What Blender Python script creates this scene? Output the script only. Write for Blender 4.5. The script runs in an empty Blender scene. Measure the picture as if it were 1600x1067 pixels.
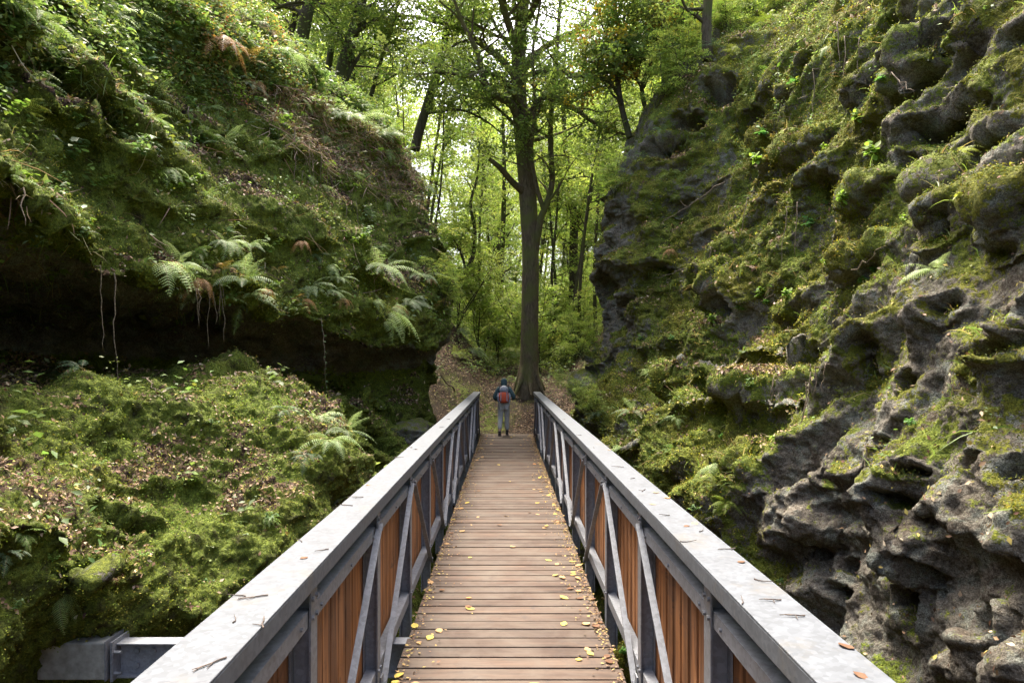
import bpy, math, random
import numpy as np
from mathutils import Vector, Matrix

# ------------------------------------------------------------------ camera, sky, sun, exposure
C = bpy.context.scene.collection
scene = bpy.context.scene
F, CX, CY, EYE = 1067.0, 791.0, 569.0, 2.0      # photo calibration: focal length in photo pixels, vanishing point, eye height

cam_d = bpy.data.cameras.new('camera'); cam = bpy.data.objects.new('camera', cam_d); C.objects.link(cam)
cam.location = (0, 0, EYE); cam.rotation_euler = (math.radians(90), 0, 0)
cam_d.sensor_width = 36; cam_d.lens = 36 * F / 1600
cam_d.shift_x = (800 - CX) / 1600; cam_d.shift_y = (CY - 533.5) / 1600
cam_d.clip_start = 0.05; cam_d.clip_end = 1000
scene.camera = cam

SUN_EL, SUN_AZ = math.radians(66), math.radians(-16)     # azimuth from +Y towards +X
w = bpy.data.worlds.new('World'); scene.world = w; w.use_nodes = True
nt = w.node_tree; nt.nodes.clear()
sky = nt.nodes.new('ShaderNodeTexSky'); sky.sky_type = 'NISHITA'; sky.sun_disc = False
sky.sun_elevation = SUN_EL; sky.sun_rotation = SUN_AZ
sky.air_density = 0.8; sky.dust_density = 8.0; sky.ozone_density = 0.4
bgn = nt.nodes.new('ShaderNodeBackground'); bgn.inputs['Strength'].default_value = 0.15
wo = nt.nodes.new('ShaderNodeOutputWorld')
nt.links.new(sky.outputs[0], bgn.inputs['Color']); nt.links.new(bgn.outputs[0], wo.inputs['Surface'])

sd = bpy.data.lights.new('sun', 'SUN'); sd.energy = 1.5; sd.angle = math.radians(20); sd.color = (1.0, 0.93, 0.80)
so = bpy.data.objects.new('sun', sd); C.objects.link(so)
sdir = Vector((math.sin(SUN_AZ) * math.cos(SUN_EL), math.cos(SUN_AZ) * math.cos(SUN_EL), math.sin(SUN_EL)))
so.rotation_euler = sdir.to_track_quat('Z', 'Y').to_euler(); so.location = (-10, 5, 40)

scene.view_settings.view_transform = 'Standard'; scene.view_settings.look = 'None'
scene.view_settings.exposure = 2.34; scene.view_settings.gamma = 1.0
cy = scene.cycles
cy.use_denoising = True; cy.max_bounces = 8; cy.diffuse_bounces = 4; cy.glossy_bounces = 2
cy.transmission_bounces = 4; cy.transparent_max_bounces = 8; cy.sample_clamp_indirect = 6
cy.caustics_reflective = False; cy.caustics_refractive = False

random.seed(7); RNG = np.random.default_rng(11)
PI = math.pi

# ------------------------------------------------------------------ numpy noise
_perm = np.random.default_rng(5).permutation(256).astype(np.int32); _perm = np.concatenate([_perm, _perm, _perm])
_g = np.random.default_rng(6).normal(size=(256, 3)); _g /= np.linalg.norm(_g, axis=1)[:, None]
def perlin(p):
    i = np.floor(p).astype(np.int64); f = p - i; i = (i & 255).astype(np.int32)
    u = f * f * f * (f * (f * 6 - 15) + 10); r = 0
    for dx in (0, 1):
        for dy in (0, 1):
            for dz in (0, 1):
                h = _perm[_perm[_perm[(i[:, 0] + dx) & 255] + ((i[:, 1] + dy) & 255)] + ((i[:, 2] + dz) & 255)]
                g = _g[h]
                d = g[:, 0] * (f[:, 0] - dx) + g[:, 1] * (f[:, 1] - dy) + g[:, 2] * (f[:, 2] - dz)
                r = r + d * (u[:, 0] if dx else 1 - u[:, 0]) * (u[:, 1] if dy else 1 - u[:, 1]) * (u[:, 2] if dz else 1 - u[:, 2])
    return r * 1.6
def fbm(p, freq, octs=4, gain=.5, seed=0.0):
    a, s, r = 1.0, freq, 0
    for o in range(octs):
        r = r + a * perlin(p * s + seed + o * 17.3); a *= gain; s *= 2.03
    return r
_rp = np.random.default_rng(8).random((256, 3))
def worley(p, freq, seed=0.0):
    q = p * freq + seed; i = np.floor(q).astype(np.int64)
    f1 = np.full(len(q), 9.); f2 = f1.copy()
    for dx in (-1, 0, 1):
        for dy in (-1, 0, 1):
            for dz in (-1, 0, 1):
                c = i + (dx, dy, dz); cc = (c & 255).astype(np.int32)
                h = _perm[_perm[_perm[cc[:, 0]] + cc[:, 1]] + cc[:, 2]]
                d = np.sqrt(((c + _rp[h] - q) ** 2).sum(1))
                m = d < f1; f2 = np.where(m, f1, np.minimum(f2, d)); f1 = np.where(m, d, f1)
    return f1, f2
def sstep(a, b, x):
    t = np.clip((x - a) / (b - a), 0, 1); return t * t * (3 - 2 * t)

# ------------------------------------------------------------------ mesh helpers
def raw_mesh(name, V, T, mat=None, col=None, smooth=False, attrs=None):
    V = np.asarray(V, np.float32); T = np.asarray(T, np.int32); k = T.shape[1]
    me = bpy.data.meshes.new(name)
    me.vertices.add(len(V)); me.vertices.foreach_set('co', V.ravel())
    me.loops.add(T.size); me.loops.foreach_set('vertex_index', T.ravel())
    me.polygons.add(len(T)); me.polygons.foreach_set('loop_start', np.arange(0, T.size, k, dtype=np.int32))
    me.polygons.foreach_set('loop_total', np.full(len(T), k, np.int32))
    me.update(calc_edges=True)
    if smooth: me.polygons.foreach_set('use_smooth', np.ones(len(T), bool))
    if col is not None:
        ca = me.color_attributes.new('tint', 'FLOAT_COLOR', 'POINT')
        cc = np.ones((len(V), 4), np.float32); cc[:, :3] = col; ca.data.foreach_set('color', cc.ravel())
    for n, a in (attrs or {}).items():
        at = me.attributes.new(n, 'FLOAT', 'POINT'); at.data.foreach_set('value', np.asarray(a, np.float32))
    if mat: me.materials.append(mat)
    return me
def link(name, me, parent=None, loc=None):
    o = bpy.data.objects.new(name, me); C.objects.link(o)
    if parent: o.parent = parent
    if loc is not None: o.location = loc
    return o
def tag(o, label=None, cat=None, group=None, kind=None):
    if label: o['label'] = label
    if cat: o['category'] = cat
    if group: o['group'] = group
    if kind: o['kind'] = kind
    return o
def empty(name, loc=(0, 0, 0), rz=0):
    o = bpy.data.objects.new(name, None); C.objects.link(o); o.location = loc; o.rotation_euler = (0, 0, rz); return o
def copy_tree(o, parent=None, name=None):
    c = o.copy(); C.objects.link(c); c.parent = parent
    for ch in list(o.children): copy_tree(ch, c)
    return c

class MB:
    """collects boxes, bars, tubes and lathes into one mesh"""
    def __init__(s): s.v = []; s.f = []
    def add(s, V, Fs):
        n = len(s.v); s.v += [tuple(v) for v in V]; s.f += [tuple(n + i for i in f) for f in Fs]
    def box(s, a, b):
        x0, y0, z0 = a; x1, y1, z1 = b
        V = [(x0,y0,z0),(x1,y0,z0),(x1,y1,z0),(x0,y1,z0),(x0,y0,z1),(x1,y0,z1),(x1,y1,z1),(x0,y1,z1)]
        s.add(V, [(0,3,2,1),(4,5,6,7),(0,1,5,4),(1,2,6,5),(2,3,7,6),(3,0,4,7)])
    def bar(s, a, b, wd, ht, up=(0, 0, 1)):
        a, b = Vector(a), Vector(b); d = (b - a).normalized(); x = d.cross(Vector(up)).normalized(); u = x.cross(d)
        V = [p + x * sx * wd / 2 + u * su * ht / 2 for p in (a, b) for sx, su in ((-1,-1),(1,-1),(1,1),(-1,1))]
        s.add(V, [(0,1,2,3),(7,6,5,4),(0,4,5,1),(1,5,6,2),(2,6,7,3),(3,7,4,0)])
    def tube(s, P, R, n=8, cap=True):
        P = [Vector(p) for p in P]; V = []; Fs = []; x = None
        for i, p in enumerate(P):
            d = (P[min(i + 1, len(P) - 1)] - P[max(i - 1, 0)]).normalized()
            if x is None: x = d.orthogonal().normalized()
            x = (x - d * x.dot(d)).normalized(); y = d.cross(x); r = R[i] if hasattr(R, '__len__') else R
            V += [p + (x * math.cos(2 * PI * k / n) + y * math.sin(2 * PI * k / n)) * r for k in range(n)]
        for i in range(len(P) - 1):
            for k in range(n):
                a = i * n + k; b = i * n + (k + 1) % n; Fs.append((a, b, b + n, a + n))
        if cap: Fs += [tuple(range(n - 1, -1, -1)), tuple((len(P) - 1) * n + k for k in range(n))]
        s.add(V, Fs)
    def build(s, name, mat, parent=None, smooth=False, bevel=0):
        me = bpy.data.meshes.new(name); me.from_pydata(s.v, [], s.f); me.update()
        if smooth: me.polygons.foreach_set('use_smooth', np.ones(len(me.polygons), bool))
        me.materials.append(mat); o = link(name, me, parent)
        if bevel:
            m = o.modifiers.new('bevel', 'BEVEL'); m.width = bevel; m.segments = 2; m.limit_method = 'ANGLE'
        return o

def proj(V):
    y = np.maximum(V[:, 1], .05)
    return CX + V[:, 0] * F / y, CY - (V[:, 2] - EYE) * F / y
def at(px, py, y):           # a photo pixel at distance y along the bridge
    return Vector(((px - CX) * y / F, y, EYE - (py - CY) * y / F))

# ------------------------------------------------------------------ materials
def mat(name):
    m = bpy.data.materials.new(name); m.use_nodes = True; t = m.node_tree; t.nodes.clear()
    out = t.nodes.new('ShaderNodeOutputMaterial')
    return m, t, out
class NB:
    def __init__(s, t): s.t = t
    def n(s, kind, **kw):
        x = s.t.nodes.new(kind)
        for k, v in kw.items():
            if k.startswith('i_'):
                key = k[2:]; key = int(key) if key.isdigit() else key.replace('_', ' ')
                if hasattr(v, 'links') and hasattr(v, 'is_output'): s.t.links.new(v, x.inputs[key])
                else: x.inputs[key].default_value = v
            else: setattr(x, k, v)
        return x
    def noise(s, vec, scale, detail=4, rough=.55, dist=0):
        return s.n('ShaderNodeTexNoise', i_Vector=vec, i_Scale=scale, i_Detail=detail, i_Roughness=rough, i_Distortion=dist).outputs['Fac']
    def ramp(s, fac, stops, interp='LINEAR'):
        r = s.n('ShaderNodeValToRGB', i_Fac=fac); e = r.color_ramp.elements; r.color_ramp.interpolation = interp
        while len(e) < len(stops): e.new(.5)
        for k, (p, c) in enumerate(stops):
            e[k].position = p; e[k].color = (*c, 1) if len(c) == 3 else (c[0], c[0], c[0], 1)
        return r.outputs['Color']
    def mix(s, f, a, b, mode='MIX'):
        x = s.n('ShaderNodeMix', data_type='RGBA', blend_type=mode)
        for k, v in ((0, f), (6, a), (7, b)):
            if hasattr(v, 'is_output'): s.t.links.new(v, x.inputs[k])
            elif k == 0: x.inputs[k].default_value = v
            else: x.inputs[k].default_value = (*v, 1)
        return x.outputs[2]
    def math(s, op, a, b=0.0, c=None, clamp=False):
        x = s.n('ShaderNodeMath', operation=op, use_clamp=clamp)
        for k, v in enumerate((a, b) if c is None else (a, b, c)):
            if hasattr(v, 'is_output'): s.t.links.new(v, x.inputs[k])
            else: x.inputs[k].default_value = v
        return x.outputs[0]
    def attr(s, name, out='Fac'): return s.n('ShaderNodeAttribute', attribute_name=name).outputs[out]
    def pos(s): return s.n('ShaderNodeNewGeometry').outputs['Position']
    def obj(s): return s.n('ShaderNodeTexCoord').outputs['Object']
    def bump(s, h, strength=.5, dist=.02, normal=None):
        k = dict(i_Height=h, i_Strength=strength, i_Distance=dist)
        b = s.n('ShaderNodeBump', **k)
        if normal: s.t.links.new(normal, b.inputs['Normal'])
        return b.outputs[0]
    def bsdf(s, out, col, rough=.8, metal=0, normal=None, spec=.5):
        p = s.n('ShaderNodeBsdfPrincipled'); p.inputs['Specular IOR Level'].default_value = spec
        for k, v in (('Base Color', col), ('Roughness', rough), ('Metallic', metal), ('Normal', normal)):
            if v is None: continue
            if hasattr(v, 'is_output'): s.t.links.new(v, p.inputs[k])
            elif k == 'Base Color': p.inputs[k].default_value = (*v, 1)
            else: p.inputs[k].default_value = v
        s.t.links.new(p.outputs[0], out.inputs['Surface']); return p

def rock_material(name, warm, soil=False):
    m, t, out = mat(name); b = NB(t); P = b.pos()
    fine = b.noise(P, 34, 6, .68); med = b.noise(P, 6.5, 5, .62); big = b.noise(P, 1.3, 4, .6); vfine = b.noise(P, 110, 4, .7)
    rock = b.ramp(b.math('ADD', b.math('ADD', b.math('MULTIPLY', fine, .35), b.math('MULTIPLY', vfine, .40)), b.math('MULTIPLY', big, .25)),
                  [(.37, (.028, .023, .016)), (.46, (.095, .082, .062)), (.54, (.20, .185, .15)), (.66, (.40, .385, .33))])
    lichen = b.ramp(b.noise(P, 4.2, 7, .72, .6), [(.50, (0.,)), (.60, (1.,))])
    rock = b.mix(b.math('MULTIPLY', lichen, .6), rock, b.ramp(vfine, [(.38, (.05, .06, .05)), (.62, (.34, .39, .33))]))
    rust = b.ramp(b.noise(P, 1.9, 5, .6), [(.55, (0.,)), (.68, (1.,))])
    rock = b.mix(b.math('MULTIPLY', rust, .2), rock, (.12, .062, .032))
    if soil: rock = b.ramp(fine, [(.35, (.018, .012, .008)), (.65, (.07, .048, .03))])
    # moss: dense, finely mottled
    mf = b.math('ADD', b.math('MULTIPLY', fine, .5), b.math('MULTIPLY', vfine, .5))
    moss = b.ramp(mf, [(.33, (.020, .028, .006)), (.46, (.085, .118, .016)), (.57, (.17, .215, .028)), (.70, (.32, .36, .06))])
    mossy = b.ramp(mf, [(.33, (.022, .022, .004)), (.47, (.085, .090, .010)), (.58, (.18, .18, .018)), (.70, (.32, .31, .04))])
    moss = b.mix(b.ramp(b.noise(P, 1.1 if warm else .8, 4, .6), [(.42 if warm else .52, (0.,)), (.60 if warm else .72, (1.,))]), moss, mossy)
    moss = b.mix(b.ramp(med, [(.32, (1.,)), (.50, (0.,))]), moss, (.035, .032, .010))
    f = b.math('ADD', b.attr('moss'), b.math('MULTIPLY', b.math('SUBTRACT', b.math('ADD', med, fine), 1.0), 1.5))
    f = b.ramp(f, [(.42, (0.,)), (.53, (1.,))])
    col = b.mix(f, rock, moss)
    # leaf litter
    vo = b.n('ShaderNodeTexVoronoi', i_Vector=P, i_Scale=26.0, i_Randomness=1.0)
    sep = b.n('ShaderNodeSeparateColor', i_Color=vo.outputs['Color'])
    lit = b.ramp(sep.outputs[0], [(.0, (.014, .009, .006)), (.45, (.045, .027, .016)), (.75, (.10, .062, .036)), (.93, (.20, .14, .09)), (1., (.34, .26, .18))])
    lf = b.math('ADD', b.attr('litter'), b.math('MULTIPLY', b.math('SUBTRACT', med, .5), 1.6))
    col = b.mix(b.ramp(lf, [(.42, (0.,)), (.6, (1.,))]), col, lit)
    h = b.math('ADD', b.math('MULTIPLY', fine, .7), b.math('MULTIPLY', vfine, .3))
    n1 = b.bump(b.math('ADD', h, b.math('MULTIPLY', vo.outputs['Distance'], -.4)), 1.0, .05)
    b.bsdf(out, col, .92, 0, n1, .25)
    return m

def leaf_material(name, trans=.45, rough=.5, gain=1.0, tint='tint'):
    m, t, out = mat(name); b = NB(t)
    c = b.attr(tint, 'Color'); c = b.mix(1.0, c, (gain, gain, gain), 'MULTIPLY')
    p = b.n('ShaderNodeBsdfPrincipled'); p.inputs['Roughness'].default_value = rough; p.inputs['Specular IOR Level'].default_value = .35
    t.links.new(c, p.inputs['Base Color'])
    tr = b.n('ShaderNodeBsdfTranslucent'); t.links.new(b.mix(1.0, c, (1.25, 1.25, .85), 'MULTIPLY'), tr.inputs['Color'])
    mx = b.n('ShaderNodeMixShader'); mx.inputs[0].default_value = trans
    t.links.new(p.outputs[0], mx.inputs[1]); t.links.new(tr.outputs[0], mx.inputs[2]); t.links.new(mx.outputs[0], out.inputs['Surface'])
    return m

def bark_material(name, dark, light, moss):
    m, t, out = mat(name); b = NB(t); P = b.pos()
    mp = b.n('ShaderNodeMapping', i_Vector=P); mp.inputs['Scale'].default_value = (6, 6, 1.4)
    s = b.noise(mp.outputs[0], 3.2, 8, .72, .5)
    c = b.ramp(s, [(.35, dark), (.65, light)])
    c = b.mix(b.ramp(b.noise(P, 1.6, 5, .6), [(.44, (0.,)), (.60, (.8,))]), c, moss)
    b.bsdf(out, c, .9, 0, b.bump(s, .6, .03), .2); return m

def wood_material(name, dark, light, axis, scale=1.0, wear=0.0, plank=None, wearcol=(.26, .2, .17)):
    """grain stretched along an axis; every plank its own tone (plank = (axis index, pitch, offset))"""
    m, t, out = mat(name); b = NB(t); P = b.obj()
    mp = b.n('ShaderNodeMapping', i_Vector=P)
    sc = [22, 22, 22]; sc[axis] = 1.6; mp.inputs['Scale'].default_value = [v * scale for v in sc]
    vec = mp.outputs[0]; tone = None
    if plank:
        sx = b.n('ShaderNodeSeparateXYZ', i_Vector=P).outputs[plank[0]]
        idx = b.math('FLOOR', b.math('DIVIDE', b.math('SUBTRACT', sx, plank[2]), plank[1]))
        wn = b.n('ShaderNodeTexWhiteNoise', noise_dimensions='1D'); t.links.new(idx, wn.inputs['W'])
        tone = wn.outputs['Value']
        off = b.n('ShaderNodeCombineXYZ'); t.links.new(b.math('MULTIPLY', tone, 37.0), off.inputs[0]); t.links.new(b.math('MULTIPLY', tone, 11.0), off.inputs[1])
        t.links.new(b.math('MULTIPLY', tone, 23.0), off.inputs[2])
        ad = b.n('ShaderNodeVectorMath', operation='ADD'); t.links.new(vec, ad.inputs[0]); t.links.new(off.outputs[0], ad.inputs[1]); vec = ad.outputs[0]
    g = b.noise(vec, 1.0, 6, .6, .8)
    c = b.ramp(g, [(.32, dark), (.62, light)])
    if tone is not None: c = b.mix(1.0, c, b.ramp(tone, [(0, (.62, .60, .60)), (1, (1.25, 1.22, 1.18))]), 'MULTIPLY')
    if wear:
        wf = b.ramp(b.noise(P, 2.3, 6, .65, .4), [(.40, (0.,)), (.66, (wear,))]); c = b.mix(wf, c, wearcol)
        st = b.ramp(b.noise(P, 5.5, 7, .7, 1.0), [(.56, (0.,)), (.68, (.75,))]); c = b.mix(st, c, (.055, .042, .036))
    b.bsdf(out, c, .72, 0, b.bump(g, .35, .006), .3); return m

def metal_material(name, base, rough, metal=.55, stain=.25):
    m, t, out = mat(name); b = NB(t); P = b.obj()
    n1 = b.noise(P, 9, 6, .6, .5); n2 = b.noise(P, 70, 3, .6)
    vo = b.n('ShaderNodeTexVoronoi', i_Vector=P, i_Scale=55.0)
    lo = tuple(v * .66 for v in base)
    c = b.ramp(b.math('ADD', b.math('MULTIPLY', n1, .7), b.math('MULTIPLY', b.n('ShaderNodeSeparateColor', i_Color=vo.outputs['Color']).outputs[0], .3)), [(.3, lo), (.7, base)])
    c = b.mix(b.ramp(b.noise(P, 3.1, 7, .72, .4), [(.56, (0.,)), (.70, (stain,))]), c, (.12, .11, .09))
    b.bsdf(out, c, b.ramp(n1, [(.3, (rough - .08,)), (.7, (rough + .1,))]), metal, b.bump(n2, .08, .002), .3); return m

def flat_material(name, a, bcol, scale=20, rough=.8, metal=0, bump=.2):
    m, t, out = mat(name); b = NB(t); n = b.noise(b.obj(), scale, 5, .6)
    b.bsdf(out, b.ramp(n, [(.35, a), (.65, bcol)]), rough, metal, b.bump(n, bump, .005), .3); return m

M_ROCK_R = rock_material('mossy_rock_warm', True)
M_ROCK_L = rock_material('mossy_rock_cool', False)
M_SOIL = rock_material('forest_soil', False, True)
M_LEAF = leaf_material('leaf', .45)
M_CROWN = leaf_material('crown_leaf', .55, .5, 1.35)
M_MOSS = leaf_material('moss_sprig', .25, .8)
M_LITTER = leaf_material('dead_leaf', .12, .75)
M_BARK = bark_material('beech_bark', (.05, .038, .022), (.15, .12, .075), (.10, .11, .03))
M_BARK2 = bark_material('forest_bark', (.035, .028, .02), (.10, .085, .06), (.06, .07, .02))
M_TWIG = flat_material('root_bark', (.08, .06, .04), (.26, .21, .15), 60)
M_STEEL = metal_material('galvanised_steel', (.23, .245, .265), .6, .05, .55)
M_CAP = metal_material('handrail_steel', (.122, .136, .152), .64, .05, .6)
M_STEEL_D = metal_material('weathered_galvanised_steel', (.23, .245, .265), .55, .2, .35)
M_DECK = wood_material('deck_wood', (.040, .027, .020), (.098, .064, .045), 0, 1.0, .8, (1, .165, -1.6 - 9), (.105, .085, .066))
M_SLAT = wood_material('slat_wood', (.13, .054, .020), (.37, .17, .062), 2, 1.2, .12, (1, .155, -3.0))
M_CONC = flat_material('concrete', (.22, .22, .19), (.36, .36, .32), 14, .9, 0, .12)

# ------------------------------------------------------------------ the two cliffs, swept from cross-sections
def catmull(T, Y, X):
    """cubic interpolation of rows Y (n,k) given at T (n) to X (m)"""
    T = np.asarray(T, float); Y = np.asarray(Y, float); X = np.asarray(X, float)
    d = np.empty_like(Y); s = (Y[1:] - Y[:-1]) / (T[1:] - T[:-1])[:, None]
    d[0], d[-1] = s[0], s[-1]; d[1:-1] = .5 * (s[1:] + s[:-1])
    lim = 2.5 * np.minimum(np.abs(s[1:]), np.abs(s[:-1])); opp = s[1:] * s[:-1] <= 0
    d[1:-1] = np.where(opp, d[1:-1] * .35, np.sign(d[1:-1]) * np.minimum(np.abs(d[1:-1]), lim))
    i = np.clip(np.searchsorted(T, X) - 1, 0, len(T) - 2); h = (T[i + 1] - T[i]); t = np.clip((X - T[i]) / h, 0, 1)[:, None]; h = h[:, None]
    return ((2*t**3 - 3*t**2 + 1) * Y[i] + (t**3 - 2*t**2 + t) * h * d[i] + (-2*t**3 + 3*t**2) * Y[i + 1] + (t**3 - t**2) * h * d[i + 1])

YS = np.concatenate([np.arange(-5, 1.5, .15), np.arange(1.5, 3, .045), np.arange(3, 7.5, .021)])
y_ = 7.5; e_ = []
while y_ < 27: e_.append(y_); y_ += .0031 * y_
YS = np.concatenate([YS, e_])

def sweep(stations, segs):
    T = [s[0] for s in stations]
    A = np.array([[c for p in s[1] for c in p] for s in stations], float)
    G = catmull(T, A, YS); K = A.shape[1] // 2
    G = G.reshape(len(YS), K, 2)
    # one resampling of the control index, denser where segs asks
    U = np.concatenate([np.linspace(k, k + 1, n, endpoint=False) for k, n in enumerate(segs)] + [[K - 1]])
    kk = np.arange(K)
    X = catmull(kk, G[:, :, 0].T, U).T; Z = catmull(kk, G[:, :, 1].T, U).T
    Y = np.repeat(YS[:, None], len(U), 1)
    return np.stack([X, Y, Z], -1)

def normals(P, sign):
    du = np.gradient(P, axis=0); dv = np.gradient(P, axis=1)
    n = np.cross(du, dv) * sign; return n / np.maximum(np.linalg.norm(n, axis=-1, keepdims=True), 1e-9)
def blur(A, k):
    for _ in range(k):
        A = A.copy(); A[1:-1] = (A[:-2] + 2 * A[1:-1] + A[2:]) / 4; A[:, 1:-1] = (A[:, :-2] + 2 * A[:, 1:-1] + A[:, 2:]) / 4
    return A
def push(P, n, d):
    return P + n * d[..., None]

# right: K = 12 control points from the dark gully floor upwards
R_ST = [
 (-5, [(2.6,-4.6),(2.9,-2.6),(3.1,-1.1),(3.0,-.3),(2.9,.5),(3.1,1.5),(3.4,2.6),(3.9,3.9),(4.6,5.2),(6.0,7.4),(8.6,9.8),(13,12.4)]),
 (2,  [(2.4,-4.6),(2.8,-2.5),(2.75,-1.2),(2.62,-.35),(2.6,.45),(2.75,1.5),(3.05,2.6),(3.5,3.8),(4.2,5.1),(5.6,7.3),(8.3,9.8),(13,12.4)]),
 (4,  [(2.2,-4.6),(2.65,-2.4),(2.6,-1.2),(2.5,-.30),(2.42,.45),(2.62,1.4),(2.95,2.5),(3.4,3.6),(4.1,4.8),(5.5,7.2),(8.2,9.8),(13,12.4)]),
 (6,  [(2.1,-4.6),(2.45,-2.4),(2.5,-1.2),(2.42,-.25),(2.45,.6),(2.82,1.7),(3.35,2.8),(3.95,3.9),(4.55,5.1),(5.8,7.4),(8.3,10.),(13,12.6)]),
 (8,  [(2.0,-4.6),(2.3,-2.4),(2.45,-1.1),(2.25,-.2),(2.3,.7),(2.95,1.7),(3.65,2.9),(4.15,4.2),(4.75,5.6),(5.7,7.8),(8.2,10.2),(13,12.6)]),
 (10, [(1.8,-4.6),(2.0,-2.4),(2.15,-1.1),(1.95,-.1),(2.05,.8),(2.9,1.5),(3.65,2.2),(4.2,3.8),(4.75,5.5),(5.5,8.0),(8.0,10.4),(13,12.7)]),
 (12, [(1.7,-4.6),(1.9,-2.4),(2.0,-1.1),(1.85,0.),(2.05,.85),(2.65,1.5),(3.15,2.5),(3.55,4.0),(4.5,5.6),(5.4,8.0),(8.0,10.6),(13,12.8)]),
 (13.3, [(1.7,-4.6),(1.9,-2.4),(2.0,-1.0),(1.95,0.),(2.2,.8),(3.0,1.4),(3.5,2.4),(4.2,4.0),(5.0,5.8),(5.8,8.2),(8.2,10.8),(13,12.9)]),
 (15, [(1.6,-4.6),(1.8,-2.4),(1.9,-1.0),(1.9,0.),(2.1,.8),(2.9,1.7),(3.4,3.0),(3.7,4.5),(4.5,6.1),(5.5,8.4),(8.2,10.9),(13,13)]),
 (17, [(1.5,-4.6),(1.65,-2.4),(1.75,-1.0),(1.75,0.),(1.85,.8),(2.35,1.8),(2.5,3.2),(2.55,4.8),(2.9,6.3),(4.0,8.8),(7.0,11.1),(13,13)]),
 (19, [(1.5,-4.6),(1.6,-2.4),(1.7,-1.0),(1.75,0.),(1.95,.9),(2.35,2.0),(2.5,3.3),(2.40,5.0),(2.75,6.6),(3.9,9.1),(6.6,11.8),(13,13.4)]),
 (20.5, [(1.8,-4.6),(1.95,-2.4),(2.05,-1.0),(2.1,0.),(2.35,.9),(2.8,2.0),(3.1,3.3),(3.3,5.0),(3.9,6.6),(5.1,9.1),(7.8,12.),(13,13.6)]),
 (23, [(3.0,-4.6),(3.1,-2.4),(3.2,-1.0),(3.4,0.),(3.8,.9),(4.5,2.0),(5.1,3.3),(5.9,5.0),(6.9,6.6),(8.4,9.),(10.3,11.4),(14,13.4)]),
 (27, [(6,-4.6),(6.1,-2.4),(6.2,-1.0),(6.4,0.),(6.8,.9),(7.5,2.0),(8.2,3.3),(9,5.0),(10,6.6),(11.5,8.2),(13,10.),(16,12)]),
]
R = sweep(R_ST, [14, 26, 34, 44, 56, 64, 66, 64, 62, 60, 30])
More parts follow.
